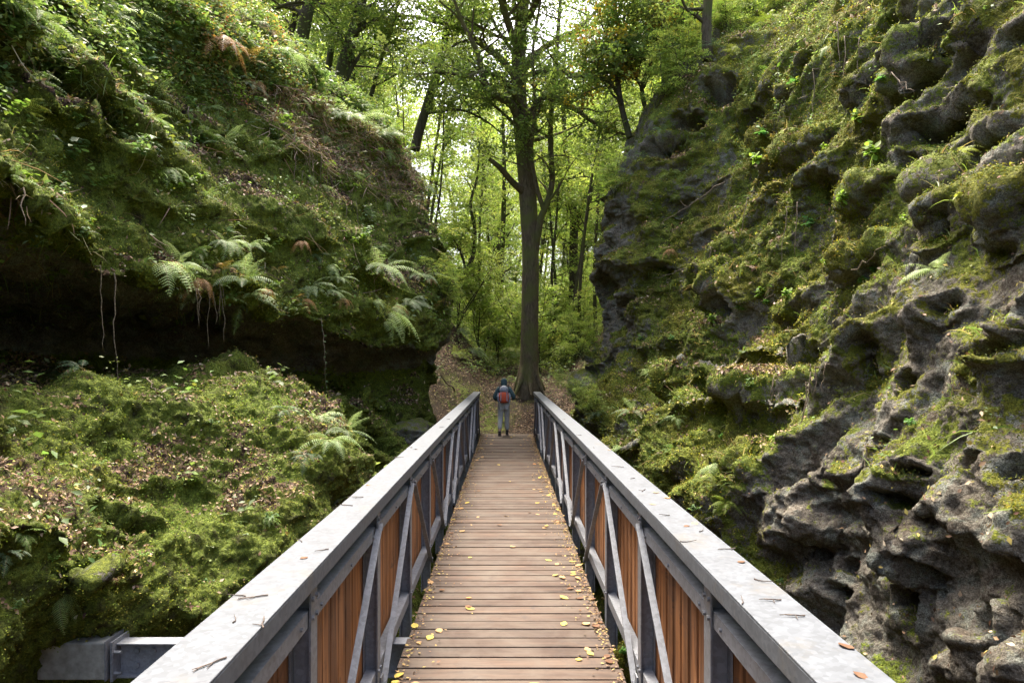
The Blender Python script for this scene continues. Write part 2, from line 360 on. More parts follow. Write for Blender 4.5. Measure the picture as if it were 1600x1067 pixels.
# left: K = 17, with the ledge, the cave floor, its back wall, the roof and the lip
L_ST = [
 (-5, [(-2.4,-4.6),(-2.7,-2.),(-3.3,-.6),(-3.4,.2),(-3.6,.9),(-4.0,1.5),(-4.8,1.8),(-5.8,1.9),(-6.5,2.3),(-6.6,3.3),(-6.1,4.2),(-5.2,4.5),(-5.3,5.2),(-5.9,6.3),(-6.6,7.6),(-8.8,10.2),(-13,12.6)]),
 (3,  [(-2.2,-4.6),(-2.5,-2.),(-3.0,-.7),(-2.95,.1),(-3.05,.8),(-3.4,1.5),(-4.4,1.8),(-5.7,1.86),(-6.4,2.3),(-6.5,3.2),(-5.9,4.0),(-4.9,4.2),(-5.0,4.8),(-5.5,5.8),(-6.3,7.3),(-8.6,10.),(-13,12.6)]),
 (4.6,[(-2.0,-4.6),(-2.4,-2.),(-3.0,-.8),(-3.15,-.15),(-3.1,.5),(-3.5,1.2),(-4.3,1.72),(-5.8,1.86),(-6.5,2.3),(-6.6,3.2),(-6.0,3.8),(-4.7,3.8),(-4.8,4.4),(-5.2,5.4),(-6.1,7.2),(-8.4,9.9),(-13,12.6)]),
 (6,  [(-1.9,-4.6),(-2.2,-2.),(-2.6,-.7),(-2.6,-.05),(-2.85,.45),(-3.6,1.12),(-4.4,1.68),(-5.7,1.88),(-6.4,2.3),(-6.5,3.1),(-5.9,3.55),(-4.45,3.45),(-4.6,4.0),(-5.0,5.1),(-5.8,7.0),(-8.1,9.8),(-13,12.6)]),
 (7.6,[(-1.7,-4.6),(-2.0,-2.),(-2.2,-.6),(-2.15,.1),(-2.3,.6),(-2.95,1.2),(-3.7,1.76),(-5.2,1.95),(-6.2,2.3),(-6.3,2.9),(-5.7,3.2),(-4.45,3.1),(-4.6,3.7),(-5.1,5.0),(-5.8,6.7),(-7.8,9.6),(-12.5,12.5)]),
 (9,  [(-1.6,-4.6),(-1.9,-2.),(-2.1,-.6),(-2.0,.2),(-2.05,.85),(-2.5,1.45),(-3.2,1.88),(-4.6,1.98),(-5.7,2.2),(-5.8,2.7),(-5.2,2.95),(-4.1,2.9),(-4.25,3.5),(-4.7,5.0),(-5.4,6.6),(-7.2,9.4),(-12,12.4)]),
 (10.3,[(-1.6,-4.6),(-1.9,-2.),(-2.2,-.6),(-2.4,.1),(-2.75,.7),(-3.1,1.35),(-3.7,1.75),(-4.7,1.85),(-5.3,2.1),(-5.2,2.5),(-4.7,2.78),(-3.7,2.8),(-3.85,3.4),(-4.3,4.9),(-5.1,6.6),(-6.6,9.3),(-11.5,12.4)]),
 (12, [(-1.7,-4.6),(-2.0,-2.),(-2.3,-.6),(-2.6,.1),(-2.9,.6),(-3.2,1.1),(-3.7,1.4),(-4.4,1.6),(-4.7,1.9),(-4.5,2.25),(-3.9,2.5),(-3.05,2.6),(-3.15,3.2),(-3.6,4.7),(-4.4,6.5),(-5.9,9.2),(-11,12.3)]),
 (13.5,[(-1.6,-4.6),(-1.9,-2.),(-2.1,-.6),(-2.2,0.),(-2.4,.45),(-2.6,.9),(-2.9,1.2),(-3.5,1.4),(-3.9,1.7),(-3.7,2.0),(-3.2,2.25),(-2.45,2.35),(-2.55,3.0),(-3.0,4.6),(-3.8,6.5),(-5.3,9.1),(-10,12.2)]),
 (15, [(-1.5,-4.6),(-1.8,-2.),(-2.1,-.6),(-2.2,-.1),(-2.4,.3),(-2.7,.8),(-2.95,1.1),(-3.2,1.3),(-3.3,1.6),(-3.1,1.9),(-2.6,2.2),(-1.9,2.4),(-1.85,3.1),(-2.3,4.8),(-3.1,6.7),(-4.8,9.1),(-9.5,12.2)]),
 (16.6,[(-1.25,-4.6),(-1.4,-2.),(-1.55,-.6),(-1.6,-.1),(-1.75,.3),(-1.9,.8),(-1.95,1.2),(-1.95,1.5),(-1.9,1.8),(-1.75,2.15),(-1.5,2.5),(-1.3,2.9),(-1.25,3.6),(-1.6,5.2),(-2.4,7.0),(-4.6,9.2),(-9.5,12.2)]),
 (18, [(-1.4,-4.6),(-1.5,-2.),(-1.7,-.6),(-1.75,-.1),(-1.85,.3),(-2.0,.8),(-2.0,1.2),(-2.0,1.5),(-1.9,1.8),(-1.75,2.2),(-1.55,2.6),(-1.4,3.1),(-1.4,3.8),(-1.8,5.5),(-2.7,7.4),(-5.2,9.6),(-10,12.4)]),
 (20, [(-2.1,-4.6),(-2.2,-2.),(-2.3,-.6),(-2.4,0.),(-2.5,.4),(-2.7,.9),(-2.75,1.3),(-2.8,1.7),(-2.8,2.1),(-2.7,2.6),(-2.6,3.1),(-2.6,3.6),(-2.7,4.3),(-3.1,6.0),(-4.1,7.8),(-6.6,10.2),(-11,12.8)]),
 (23, [(-4,-4.6),(-4.1,-2.),(-4.3,-.6),(-4.4,0.),(-4.5,.5),(-4.7,1.),(-4.8,1.5),(-4.9,2.),(-5,2.5),(-5.1,3.),(-5.3,3.6),(-5.5,4.2),(-5.9,5.),(-6.8,6.4),(-8.,8.),(-10,10.),(-13,12)]),
 (27, [(-7,-4.6),(-7.1,-2.),(-7.3,-.6),(-7.4,0.),(-7.5,.5),(-7.7,1.),(-7.8,1.5),(-7.9,2.),(-8,2.5),(-8.1,3.),(-8.3,3.6),(-8.5,4.2),(-8.9,5.),(-9.8,6.4),(-11.,8.),(-12.5,9.6),(-15,11)]),
]
for st_ in L_ST:
    w_ = float(np.interp(st_[0], [9, 14], [1, 0]))
    for k_, dx_, dz_ in ((7, -.7, -.1), (8, -2.0, -.1), (9, -2.2, -.25), (10, -1.2, -.15)): st_[1][k_] = (st_[1][k_][0] + dx_ * w_, st_[1][k_][1] + dz_ * w_)
L = sweep(L_ST, [14, 24, 30, 34, 40, 40, 34, 26, 20, 26, 34, 34, 50, 60, 84, 40])

def ledge(P, seed, period, tilt, amp):
    """bedding: ledges that jut out over an undercut, dipping along the gorge"""
    q = P.reshape(-1, 3)
    s = (q[:, 2] + tilt * q[:, 1]) / period + fbm(q * (1, .55, 1.), .35, 3, seed=seed) * .8
    t = s - np.floor(s); lvl = np.floor(s)
    a = .55 + .75 * np.sin(lvl * 12.9 + seed) * .5 + fbm(q, .45, 2, seed=seed + 9) * .7
    d = (1 - t) ** 1.6 * sstep(0, .12, t) * np.clip(a, 0, 1.5) * amp
    return d.reshape(P.shape[:2])

# right cliff
n = normals(blur(R, 4), 1); sgn = -1 if n[len(YS) // 2, 200, 0] > 0 else 1; RS = sgn
n = normals(blur(R, 6), RS); q = R.reshape(-1, 3)
R = push(R, n, (fbm(q, .33, 3, seed=3.3) * .34).reshape(R.shape[:2]) + ledge(R, 2.2, 1.5, .21, .55) * (1 - .85 * (1 - sstep(6.5, 10., R[..., 1] - .5 * (R[..., 2] - 2)))) - .12)
n = normals(blur(R, 8), RS); q = R.reshape(-1, 3)
# rounded, honeycombed rock on the near part; broken mossy blocks further along
qq = q + np.stack([fbm(q, .9, 2, seed=41), fbm(q, .9, 2, seed=51), fbm(q, .9, 2, seed=61)], 1) * .30
ax = np.array([1, .62, 1.15]); sh = qq.copy(); sh[:, 2] += .55 * sh[:, 1]
f1, f2 = worley(sh * ax, 1.15, 3.0); g1, g2 = worley(sh * ax, 2.9, 8.0); h1, h2 = worley(qq, 6.5, 15.)
nearw = 1 - sstep(6.0, 9.0, q[:, 1] - .35 * (q[:, 2] - 2))
pil = (sstep(0, .66, f2 - f1) - .75) * .31 + (sstep(0, .45, g2 - g1) - .7) * .055
hole = -np.clip(.38 - g1, 0, 1) * .55 * sstep(-.1, .35, fbm(q, .8, 2, seed=71))
taf = -(1 - sstep(.12, .40, g1)) * .13 * sstep(-.25, .15, fbm(q, .9, 2, seed=72)) - (1 - sstep(.10, .38, h1)) * .035 * sstep(-.1, .3, fbm(q, 1.3, 2, seed=73))
d = (pil + hole * .4 + taf) * nearw + (1 - nearw) * ((sstep(0, .6, f2 - f1) - .75) * .24 + (sstep(0, .5, g2 - g1) - .7) * .05)
d += (sstep(0, .4, h2 - h1) - .6) * .035
d += fbm(q, 1.3, 3, seed=81) * .15
R = push(R, n, d.reshape(R.shape[:2])); R = blur(R, 6)
def crust(P, s, a, seed):
    n = normals(blur(P, 6), s); q = P.reshape(-1, 3); f1, f2 = worley(q + fbm(q, 5, 2, seed=seed)[:, None] * .06, 9.0, seed)
    d = (np.abs(fbm(q, 4.5, 4, .6, seed=seed + 1)) - .3) * -.075 + fbm(q, 13, 4, .65, seed=seed + 2) * .024 + (sstep(0, .5, f2 - f1) - .6) * .02
    c1, c2 = worley(q * (1, 1, 1.2) + fbm(q, 2.5, 2, seed=seed + 7)[:, None] * .12, 3.4, seed + 3); d = d + (np.sqrt(np.clip(1 - c1, 0, 1)) - .6) * .10 * sstep(-.2, .3, fbm(q, .7, 2, seed=seed + 8))
    return push(P, n, (d * a).reshape(P.shape[:2]))
 
R_near = nearw.reshape(R.shape[:2])
# left cliff
n = normals(blur(L, 4), 1); LS = -1 if n[len(YS) // 2, -60, 0] < 0 else 1
n = normals(blur(L, 6), LS); q = L.reshape(-1, 3)
ids = np.arange(L.shape[1]) / L.shape[1]
cave = ((ids > .425) & (ids < .525)).astype(float); cave = blur(np.repeat(cave[None], 3, 0), 12)[1]
Lcave = np.repeat(cave[None], L.shape[0], 0)
d = (fbm(q, .35, 3, seed=13.3) * .30).reshape(L.shape[:2]) * (1 - .4 * Lcave) + ledge(L, 7.7, 1.5, .15, .36) * (1 - .75 * Lcave)
L = push(L, n, d - .1)
n = normals(blur(L, 8), LS); q = L.reshape(-1, 3)
qq = q + np.stack([fbm(q, .8, 2, seed=141), fbm(q, .8, 2, seed=151), fbm(q, .8, 2, seed=161)], 1) * .35
f1, f2 = worley(qq * (1, .7, 1.2), .95, 13.0); g1, g2 = worley(qq, 2.6, 18.0)
d = (sstep(0, .6, f2 - f1) - .75) * .14 + (sstep(0, .5, g2 - g1) - .7) * .05 + fbm(q, 1.2, 3, seed=181) * .16
L = push(L, n, d.reshape(L.shape[:2])); L = blur(L, 2)

def carve(P, sgn_, pits):
    """hollows: (pixel x, pixel y, radius along, radius up, depth) cut into the rock where that point of the photo lies"""
    n = normals(blur(P, 10), sgn_)
    px, py = proj(P.reshape(-1, 3)); D = P.reshape(-1, 3)
    ok = (n.reshape(-1, 3) * (np.array([0, 0, EYE]) - D)).sum(1) > 0
    off = np.zeros(P.shape[:2]).ravel()
    for (x, y, ra, ru, dep) in pits:
        m = ok & (np.hypot(px - x, py - y) < 9) & (D[:, 1] > 1.5)
        if not m.any(): continue
        k = np.where(m)[0][np.argmin(D[m, 1])]; c = D[k]; v = D - c
        al = v[:, 1] * .97 - v[:, 2] * .22; up = v[:, 2] * .97 + v[:, 1] * .22 + v[:, 0] * .3
        rr = np.sqrt((al / ra) ** 2 + (up / ru) ** 2 + (v[:, 0] / max(ra, ru, .4) * .6) ** 2) + fbm(D, 3.5, 3, seed=x) * .34
        off -= dep * sstep(1.0, .35, rr); off += dep * .14 * np.exp(-((rr - 1.25) / .2) ** 2)
    return push(P, n, off.reshape(P.shape[:2]))

R = carve(R, RS, [
 (1185,230,.28,.9,-.30),(1050,600,.9,.38,-.38),(1115,430,.9,.38,-.32),(1245,225,1.0,.28,-.30),(1390,165,.7,.24,-.26),(1430,95,.6,.30,-.34),
 (1530,60,.4,.35,-.25),(1470,285,.34,.26,-.28),(1560,330,.3,.35,-.2),(1250,470,.9,.24,-.22),(1330,400,.8,.22,-.20),(1430,850,.34,.26,-.22),(1200,600,.8,.26,-.22),
 (1550,200,.35,.2,-.2),(1160,720,.7,.22,-.2),(1300,830,.5,.16,-.15),(1330,300,.9,.22,-.2)])
R = carve(R, RS, [
 (1480,195,.42,.22,.55),(1440,335,.20,.17,.5),(1590,60,.3,.2,.4),(1450,60,.35,.2,.5),(1400,30,.4,.22,.55),
 (1345,120,.42,.22,.4),(1240,100,.3,.25,.4),(1215,180,.4,.3,.55),(1130,140,.45,.45,.9),(1075,190,.35,.3,.7),(1165,190,.3,.5,.6),
 (1470,470,.13,.10,.3),(1590,500,.14,.16,.4),(1560,535,.22,.08,.35),(1520,550,.2,.08,.3),
 (1410,600,.12,.08,.3),(1510,575,.08,.06,.25),(1350,585,.10,.08,.3),(1400,785,.20,.07,.22),(1400,735,.13,.05,.3),
 (1505,715,.12,.06,.25),(1360,680,.10,.05,.25),(1280,745,.14,.06,.25),(1260,865,.25,.07,.2),(1330,885,.15,.07,.2),
 (1310,930,.22,.08,.2),(1420,890,.12,.06,.3),(1530,960,.18,.14,.3),(1420,940,.12,.2,.35),(1590,730,.15,.10,.3),
 (1040,330,.5,.5,.35),(1120,480,.25,.25,.35),(1250,560,.2,.15,.25),(1260,300,.3,.2,.3),(1330,540,.18,.16,.28),
 (930,590,.5,.3,.3),(1060,440,.3,.3,.3),(1010,225,.6,.35,.8),(1000,420,.6,.3,.5),(960,480,.5,.25,.4)])
L = carve(L, LS, [
 (75,115,.5,.32,1.1),(170,175,.55,.26,.9),(230,210,.3,.15,.3),(340,235,.25,.12,.2),(480,600,.4,.18,.5),(690,640,.4,.3,.3),
 (200,810,.3,.08,.3),(150,895,.3,.07,.3),(560,620,.4,.12,.3),
 (640,560,.5,.35,.3),(640,640,.35,.4,.4),(590,690,.5,.3,.4),(30,340,.4,.2,.3),(380,225,.3,.2,.3),(590,330,.3,.6,.3)])

R = crust(R, RS, 1.0 - .45 * R_near.ravel(), 501.); L = crust(L, LS, 1.0, 601.)
def cover(P, sgn_, side):
    n = normals(P, sgn_); nb = normals(blur(P, 5), sgn_); q = P.reshape(-1, 3); nz = nb[..., 2].ravel()
    cav = ((blur(P, 10) - P) * nb).sum(-1).ravel()
    if side == 'R':
        nw = R_near.ravel(); low = sstep(3.2, 1.0, q[:, 2])
        moss = .66 + .40 * nz + fbm(q, .9, 3, seed=201) * .32 - nw * (.25 + .28 * low) - np.clip(cav, 0, .2) * 1.6
        moss -= sstep(16, 17.5, q[:, 1]) * sstep(1.5, 3, q[:, 2]) * (.50) * (nz < .4)
        lit = -.32 + .62 * nz + fbm(q, .8, 3, seed=211) * .5 + .35 * np.exp(-((q[:, 1] - 13) ** 2 / 6 + (q[:, 2] - 1.9) ** 2 / .4)) - nw * .4
    else:
        moss = 1.08 + .25 * nz + fbm(q, .8, 3, seed=221) * .34 - Lcave.ravel() * .9 - np.clip(cav, 0, .2) * .7
        lit = -.24 + .62 * nz + fbm(q, .7, 3, seed=231) * .62 + sstep(.6, 1.2, q[:, 2]) * .12 + sstep(5, 8, q[:, 2]) * .12
        lit += Lcave.ravel() * (nz > .6) * .8
    return n, moss, lit
def grid_obj(name, P, sgn_, m, attrs):
    a, b = P.shape[:2]; I = np.arange(a * b).reshape(a, b)
    T = np.stack([I[:-1, :-1], I[1:, :-1], I[1:, 1:], I[:-1, 1:]], -1).reshape(-1, 4)
    if sgn_ < 0: T = T[:, ::-1]
    me = raw_mesh(name, P.reshape(-1, 3), T, m, None, True, attrs)
    o = link(name, me); tag(o, kind='structure'); return o
RN, RM, RL = cover(R, RS, 'R'); LN, LM, LL = cover(L, LS, 'L')
grid_obj('cliff_right', R, RS, M_ROCK_R, {'moss': RM, 'litter': RL})
grid_obj('cliff_left', L, LS, M_ROCK_L, {'moss': LM, 'litter': LL})

# ------------------------------------------------------------------ the ground: gully floor, valley behind, plateau; one sheet
def ground_z(x, y):
    z0 = np.interp(y, [-60, 18.4, 19.45, 20.2, 22, 24, 30, 45, 60, 90, 300], [-4.6, -4.6, -.12, .12, 1.2, 1.55, 2.3, 3.6, 5.5, 11, 30])
    xl = np.interp(y, [18, 22, 26, 40, 90], [-1.2, -.6, -.5, -2.0, -6]); xr = np.interp(y, [18, 22, 26, 40, 90], [1.9, 2.0, 2.4, 4.5, 10])
    dl = np.maximum(xl - x, 0); dr = np.maximum(x - xr, 0)
    ph = sstep(18.4, 21, y)
    sl = np.interp(y, [22, 25, 35, 90], [.55, 1.15, .8, .4])
    up = np.where(dl > 0, np.minimum(sl * dl, 9 + .2 * dl), np.minimum(1.1 * dr, 9 + .2 * dr))
    gul = -4.6 + 17 * sstep(12.5, 15.5, np.abs(x))
    z = np.where(y < 18.4, gul, z0 + up)
    z = np.where((y < 22) & (y >= 18.4) & (np.abs(x) > 12.5), np.maximum(z, gul), z)
    p = np.stack([x, y, np.zeros_like(x)], -1).reshape(-1, 3)
    return z + ((fbm(p, .5, 4, seed=301) * .16 + fbm(p, 3, 3, seed=302) * .04).reshape(x.shape)) * np.clip((y - 19.2) / 2, .15, 1) * (1 + np.clip((y - 30) / 30, 0, 3))
gy = np.concatenate([np.arange(-60, -6, 6), np.arange(-6, 18, .5), np.arange(18, 34, .06), np.arange(34, 70, .35), np.arange(70, 300, 6)])
gx = np.concatenate([np.arange(-150, -20, 8), np.arange(-20, -7, .5), np.arange(-7, 8, .06), np.arange(8, 20, .5), np.arange(20, 151, 8)])
GX, GY = np.meshgrid(gx, gy, indexing='ij'); G = np.stack([GX, GY, ground_z(GX, GY)], -1)
q = G.reshape(-1, 3)
M_GROUND = M_SOIL
gm = .40 + fbm(q, .6, 3, seed=311) * .4 + sstep(24, 30, q[:, 1]) * .25; gl = .60 + fbm(q, .5, 3, seed=312) * .35 - sstep(24, 32, q[:, 1]) * .5
GN = normals(G, 1)
grid_obj('ground', G, 1, M_GROUND, {'moss': gm, 'litter': gl})

# ------------------------------------------------------------------ footbridge
BX = 0.018; Y0, Y1 = -1.6, 19.85; BAY = 1.42; P0 = 2.78
bridge = empty('footbridge', (BX, 9, 0))
tag(bridge, 'galvanised steel footbridge with timber deck running straight through the gorge', 'bridge')
def B(v): return (v[0], v[1] - 9, v[2])        # bridge-local
mb = MB(); rr = random.Random(3); y = Y0
while y < 19.56:
    g = rr.uniform(-.002, .002); hz = rr.uniform(-.003, .003); l = rr.uniform(-.006, .006)
    mb.box((-.735 + l, y + .006 - 9, -.05 + hz), (.735 + l, y + .153 - 9 + g, hz)); y += .165
mb.build('deck', M_DECK, bridge, bevel=.003)
mb = MB()
for s in (-1, 1):
    mb.box((s * .55 - .05, Y0 - 9, -.33), (s * .55 + .05, 19.4 - 9, -.058))
for k in range(0, 15): mb.box((-.5, Y0 + .7 + k * BAY - 9, -.26), (.5, Y0 + .78 + k * BAY - 9, -.10))
mb.build('girder', M_STEEL_D, bridge)
POSTS = [P0 + i * BAY for i in range(-3, 13)]
def railing(s):
    # the handrail itself: a wide channel laid flat, web up, flanges down
    mb = MB(); xi, xo, t = .765, .965, .008
    a, b = sorted((s * xi, s * xo))
    mb.box((a, Y0 - 9, 1.192), (b, Y1 - 9, 1.2))
    for x0, x1 in ((xi, xi + t), (xo - t, xo)):
        p, q_ = sorted((s * x0, s * x1)); mb.box((p, Y0 - 9, 1.125), (q_, Y1 - 9, 1.1915))
    r = mb.build('railing', M_CAP, bridge, bevel=.003)
    r['label'] = 'railing on the rock pitted side' if s > 0 else 'railing on the mossy mound side'
    X = lambda v: s * v
    def xb(m_, x0, x1, y0, y1, z0, z1):
        p, q_ = sorted((X(x0), X(x1))); m_.box((p, y0 - 9, z0), (q_, y1 - 9, z1))
    for i, y in enumerate(POSTS):
        m_ = MB()
        xb(m_, .800, .808, y - .045, y + .045, -.33, 1.188); xb(m_, .882, .890, y - .045, y + .045, -.33, 1.188)
        xb(m_, .8085, .8815, y - .003, y + .003, -.33, 1.186)
        # bolts on the flange
        for z in (1.055, .98, .13):
            for dy in (-.028, .028):
                c = Vector((X(.800), y + dy - 9, z)); m_.tube([c, c + Vector((-s * .011, 0, 0))], .011, 6)
        m_.build('post', M_STEEL_D, r)
    for i, (a, b) in enumerate(zip(POSTS[:-1], POSTS[1:])):
        y0, y1 = a + .004, b - .004
        m_ = MB(); xb(m_, .812, .878, y0 , y1, 1.005, 1.011); xb(m_, .812, .818, y0, y1, .945, 1.0045)
        for yy in (y0 + .14, (y0 + y1) / 2, y1 - .14):
            c = Vector((X(.811), yy - 9, .975)); m_.tube([c, c + Vector((-s * .009, 0, 0))], .009, 6)
        m_.build('mid_rail', M_STEEL, r)
        m_ = MB(); xb(m_, .812, .878, y0, y1, .125, .131); xb(m_, .812, .818, y0, y1, .05, .1245)
        m_.build('bottom_rail', M_STEEL, r)
        m_ = MB()
        n = 9; pitch = (y1 - y0) / n; w_ = pitch * (.70 if s > 0 else .86)
        for k in range(n):
            c = y0 + pitch * (k + .5) + rr.uniform(-.004, .004); h = rr.uniform(-.008, .008)
            xb(m_, .894, .922, c - w_ / 2 - rr.uniform(0, .006), c + w_ / 2 + rr.uniform(0, .005), .02 + h, .985 + h)
        m_.build('slat_panel', M_SLAT, r, bevel=.002)
        near = (i - 3) % 4 in (0, 1)     # P0-P1 and P1-P2 bays: top at the far post
        near = ((i - 3) % 4) in (0, 1)
        ya, yb = (b - .05, a + .055) if near else (a + .05, b - .055)
        m_ = MB(); m_.bar((X(.786), ya - 9, 1.03), (X(.786), yb - 9, -.02), .010, .038, up=(s, 0, 0) if False else (1, 0, 0))
        for yy, zz in ((ya, 1.0), (yb, .02)):
            c = Vector((X(.780), yy - 9, zz)); m_.tube([c, c + Vector((-s * .012, 0, 0))], .012, 6)
            xb(m_, .789, .799, yy - .035, yy + .035, zz - .045, zz + .045)
        m_.build('brace', M_STEEL, r)
    return r
railing(-1); railing(1)
# cross beam that ties the bridge to the block in the bank
mb = MB(); yb = 4.95
for z0, z1 in ((-.010, .0), (-.245, -.235)): mb.box((-2.81, yb - .06 - 9, z0), (-.72, yb + .06 - 9, z1))
mb.box((-2.81, yb - .004 - 9, -.2345), (-.72, yb + .004 - 9, -.0105))
mb.box((-2.825, yb - .11 - 9, -.25), (-2.8105, yb + .11 - 9, .03))
bm = mb.build('support_beam', M_STEEL, bridge)
mb = MB()
for x in (-2.69, -2.57):
    for z in (-.07, -.17):
        c = Vector((x, yb - .0045 - 9, z)); mb.tube([c, c + Vector((0, -.014, 0))], .022, 6)
for yy in (-.085, .085):
    for z in (-.05, -.2):
        c = Vector((-2.81, yb + yy - 9, z)); mb.tube([c, c + Vector((.05, 0, 0))], .013, 6)
mb.build('bolts', M_STEEL_D, bm)
mb = MB(); mb.box((-.24, -.13, -.11), (.24, .15, .155))
o = mb.build('concrete_block', M_CONC, bevel=.012); o.location = (-3.075, yb, -.12)
tag(o, 'grey concrete anchor block set in the mossy bank under leaf litter', 'concrete block')
pl = MB(); pl.box((.2415, -.135, -.115), (.2485, .155, .165)); pl.build('anchor_plate', M_STEEL_D, o)

# ------------------------------------------------------------------ the walker at the far end of the bridge
def skin(name, pts, edges, radii, mt, parent, sub=1):
    me = bpy.data.meshes.new(name); me.from_pydata([tuple(p) for p in pts], edges, []); me.materials.append(mt)
    o = link(name, me, parent)
    o.modifiers.new('skin', 'SKIN'); sm = o.modifiers.new('sub', 'SUBSURF'); sm.levels = sm.render_levels = sub
    sk = me.skin_vertices[0].data if me.skin_vertices else None
    if sk is None:
        bpy.context.view_layer.objects.active = o
    for v, r in zip(me.skin_vertices[0].data, radii):
        v.radius = r if hasattr(r, '__len__') else (r, r)
    me.skin_vertices[0].data[0].use_root = True
    for p in me.polygons: p.use_smooth = True
    return o
M_SKINC = flat_material('skin', (.42, .26, .19), (.48, .31, .23), 40, .6)
M_JACKET = flat_material('teal_jacket', (.022, .050, .058), (.040, .080, .088), 30, .75)
M_TROUSER = flat_material('trousers', (.34, .35, .31), (.46, .46, .41), 25, .9)
M_BOOT = flat_material('boots', (.03, .024, .02), (.05, .04, .035), 40, .7)
M_RED = flat_material('red_pack', (.50, .07, .03), (.62, .12, .05), 30, .65)
M_PACKG = flat_material('grey_pack', (.20, .22, .25), (.34, .36, .39), 30, .7)
M_STRAP = flat_material('strap', (.02, .015, .02), (.05, .03, .035), 30, .7)
per = empty('person', (-.065, 19.25, 0))
tag(per, 'walker in dark teal hooded jacket and grey trousers walking away at the far end', 'person')
# one continuous body, back to the camera, right leg a step ahead
J = dict(pel=(0,0,.86), wa=(0,0,1.0), ch=(0,.01,1.20), nk=(0,.02,1.36), hd=(0,.03,1.46), top=(0,.03,1.56),
         ls=(-.16,.01,1.30), le=(-.27,-.03,1.05), lw=(-.21,.16,.98), lh=(-.19,.22,.98),
         rs=(.16,.01,1.30), re=(.29,-.05,1.06), rw=(.24,.14,1.01), rh=(.22,.20,1.01),
         lp=(-.085,0,.84), lk=(-.10,-.02,.47), la=(-.12,-.20,.13), lt=(-.125,-.06,.035),
         rp=(.085,0,.84), rk=(.085,.10,.47), ra=(.09,.14,.085), rt=(.09,.30,.035))
ks = list(J); ix = {k: i for i, k in enumerate(ks)}
E = [(ix[a], ix[b]) for a, b in [('pel','wa'),('wa','ch'),('ch','nk'),('nk','hd'),('hd','top'),('ch','ls'),('ls','le'),('le','lw'),('lw','lh'),
     ('ch','rs'),('rs','re'),('re','rw'),('rw','rh'),('pel','lp'),('lp','lk'),('lk','la'),('la','lt'),('pel','rp'),('rp','rk'),('rk','ra'),('ra','rt')]]
rad = dict(pel=(.13,.10),wa=(.125,.09),ch=(.15,.10),nk=.052,hd=(.075,.09),top=(.06,.07),ls=.055,le=.042,lw=.028,lh=(.035,.02),rs=.055,re=.042,rw=.028,rh=(.035,.02),
           lp=.08,lk=.055,la=.038,lt=.03,rp=.08,rk=.055,ra=.038,rt=.03)
pts = [J[k] for k in ks]; rads = [rad[k] for k in ks]
for side, hk in ((-1, 'lh'), (1, 'rh')):
    base = Vector(J[hk])
    for f in range(5):
        L_ = (.055, .07, .078, .072, .058)[f]; off = Vector((side * (-.028 + .0) + 0, .02, (.032, .022, .006, -.010, -.025)[f]))
        i0 = len(pts); p1 = base + off; p2 = p1 + Vector((-side * L_ * .35, L_ * .6, 0)); p3 = p2 + Vector((-side * L_ * .4, L_ * .1, -L_ * .3))
        pts += [tuple(p1), tuple(p2), tuple(p3)]; rads += [.010, .009, .008]; E += [(ix[hk], i0), (i0, i0 + 1), (i0 + 1, i0 + 2)]
skin('body', pts, E, rads, M_SKINC, per)
jk = ['wa','ch','nk','ls','le','lw','rs','re','rw']
jp = [(0,0,.84)] + [J[k] for k in jk]; jr = [(.165,.125),(.155,.115),(.175,.125),(.08,.07),.085,.066,.05,.085,.066,.05]
skin('jacket', jp, [(0,1),(1,2),(2,3),(2,4),(4,5),(5,6),(2,7),(7,8),(8,9)], jr, M_JACKET, per)
skin('hood', [(0,.01,1.35),(0,.025,1.45),(0,.035,1.555),(0,.04,1.61)], [(0,1),(1,2),(2,3)], [(.088,.085),(.105,.115),(.096,.105),(.045,.05)], M_JACKET, per, 2)
skin('trousers', [J['pel'],J['lp'],J['lk'],(-.12,-.18,.17),J['rp'],J['rk'],(.09,.13,.12)], [(0,1),(1,2),(2,3),(0,4),(4,5),(5,6)],
     [(.15,.12),.105,.078,.066,.105,.08,.068], M_TROUSER, per)
for x, y, z in ((-.12,-.17,.02), (.09,.14,.0)):
    mb = MB(); mb.box((x - .045, y - .09, .0), (x + .045, y + .19, .03)); mb.box((x - .04, y - .08, .0305), (x + .04, y + .17, .085)); mb.box((x - .042, y - .075, .0855), (x + .042, y + .05, .14))
    mb.build('boot', M_BOOT, per, bevel=.015)
mb = MB(); mb.tube([(0,-.19,.94),(0,-.20,1.0),(0,-.21,1.14),(0,-.19,1.22)], [.10,.135,.130,.11], 14); pk = mb.build('backpack', M_RED, per, True, .02); pk.scale = (1.05, 1, 1)
mb = MB(); mb.tube([(0,-.19,1.225),(0,-.19,1.29),(0,-.17,1.35),(0,-.15,1.385)], [.115,.122,.10,.05], 14); mb.build('pack_lid', M_PACKG, pk, True)
mb = MB()
for s in (-1, 1): mb.bar((s * .085, -.325, .97), (s * .075, -.30, 1.33), .022, .012, (0, 1, 0)); mb.tube([(s*.135,-.16,.95),(s*.145,-.17,1.10),(s*.13,-.16,1.2)], [.035,.045,.03], 8)
mb.build('pack_pocket', M_PACKG, pk)
mb = MB()
for s in (-1, 1): mb.tube([(s*.09,-.12,1.30),(s*.11,-.02,1.41),(s*.12,.10,1.32),(s*.12,.14,1.15),(s*.13,.02,1.0)], .02, 6)
mb.tube([(-.15,-.10,.97),(-.17,.0,.95),(-.12,.13,.95),(.12,.13,.95),(.17,0,.95),(.15,-.10,.97)], .018, 6)
mb.build('pack_strap', M_STRAP, pk)

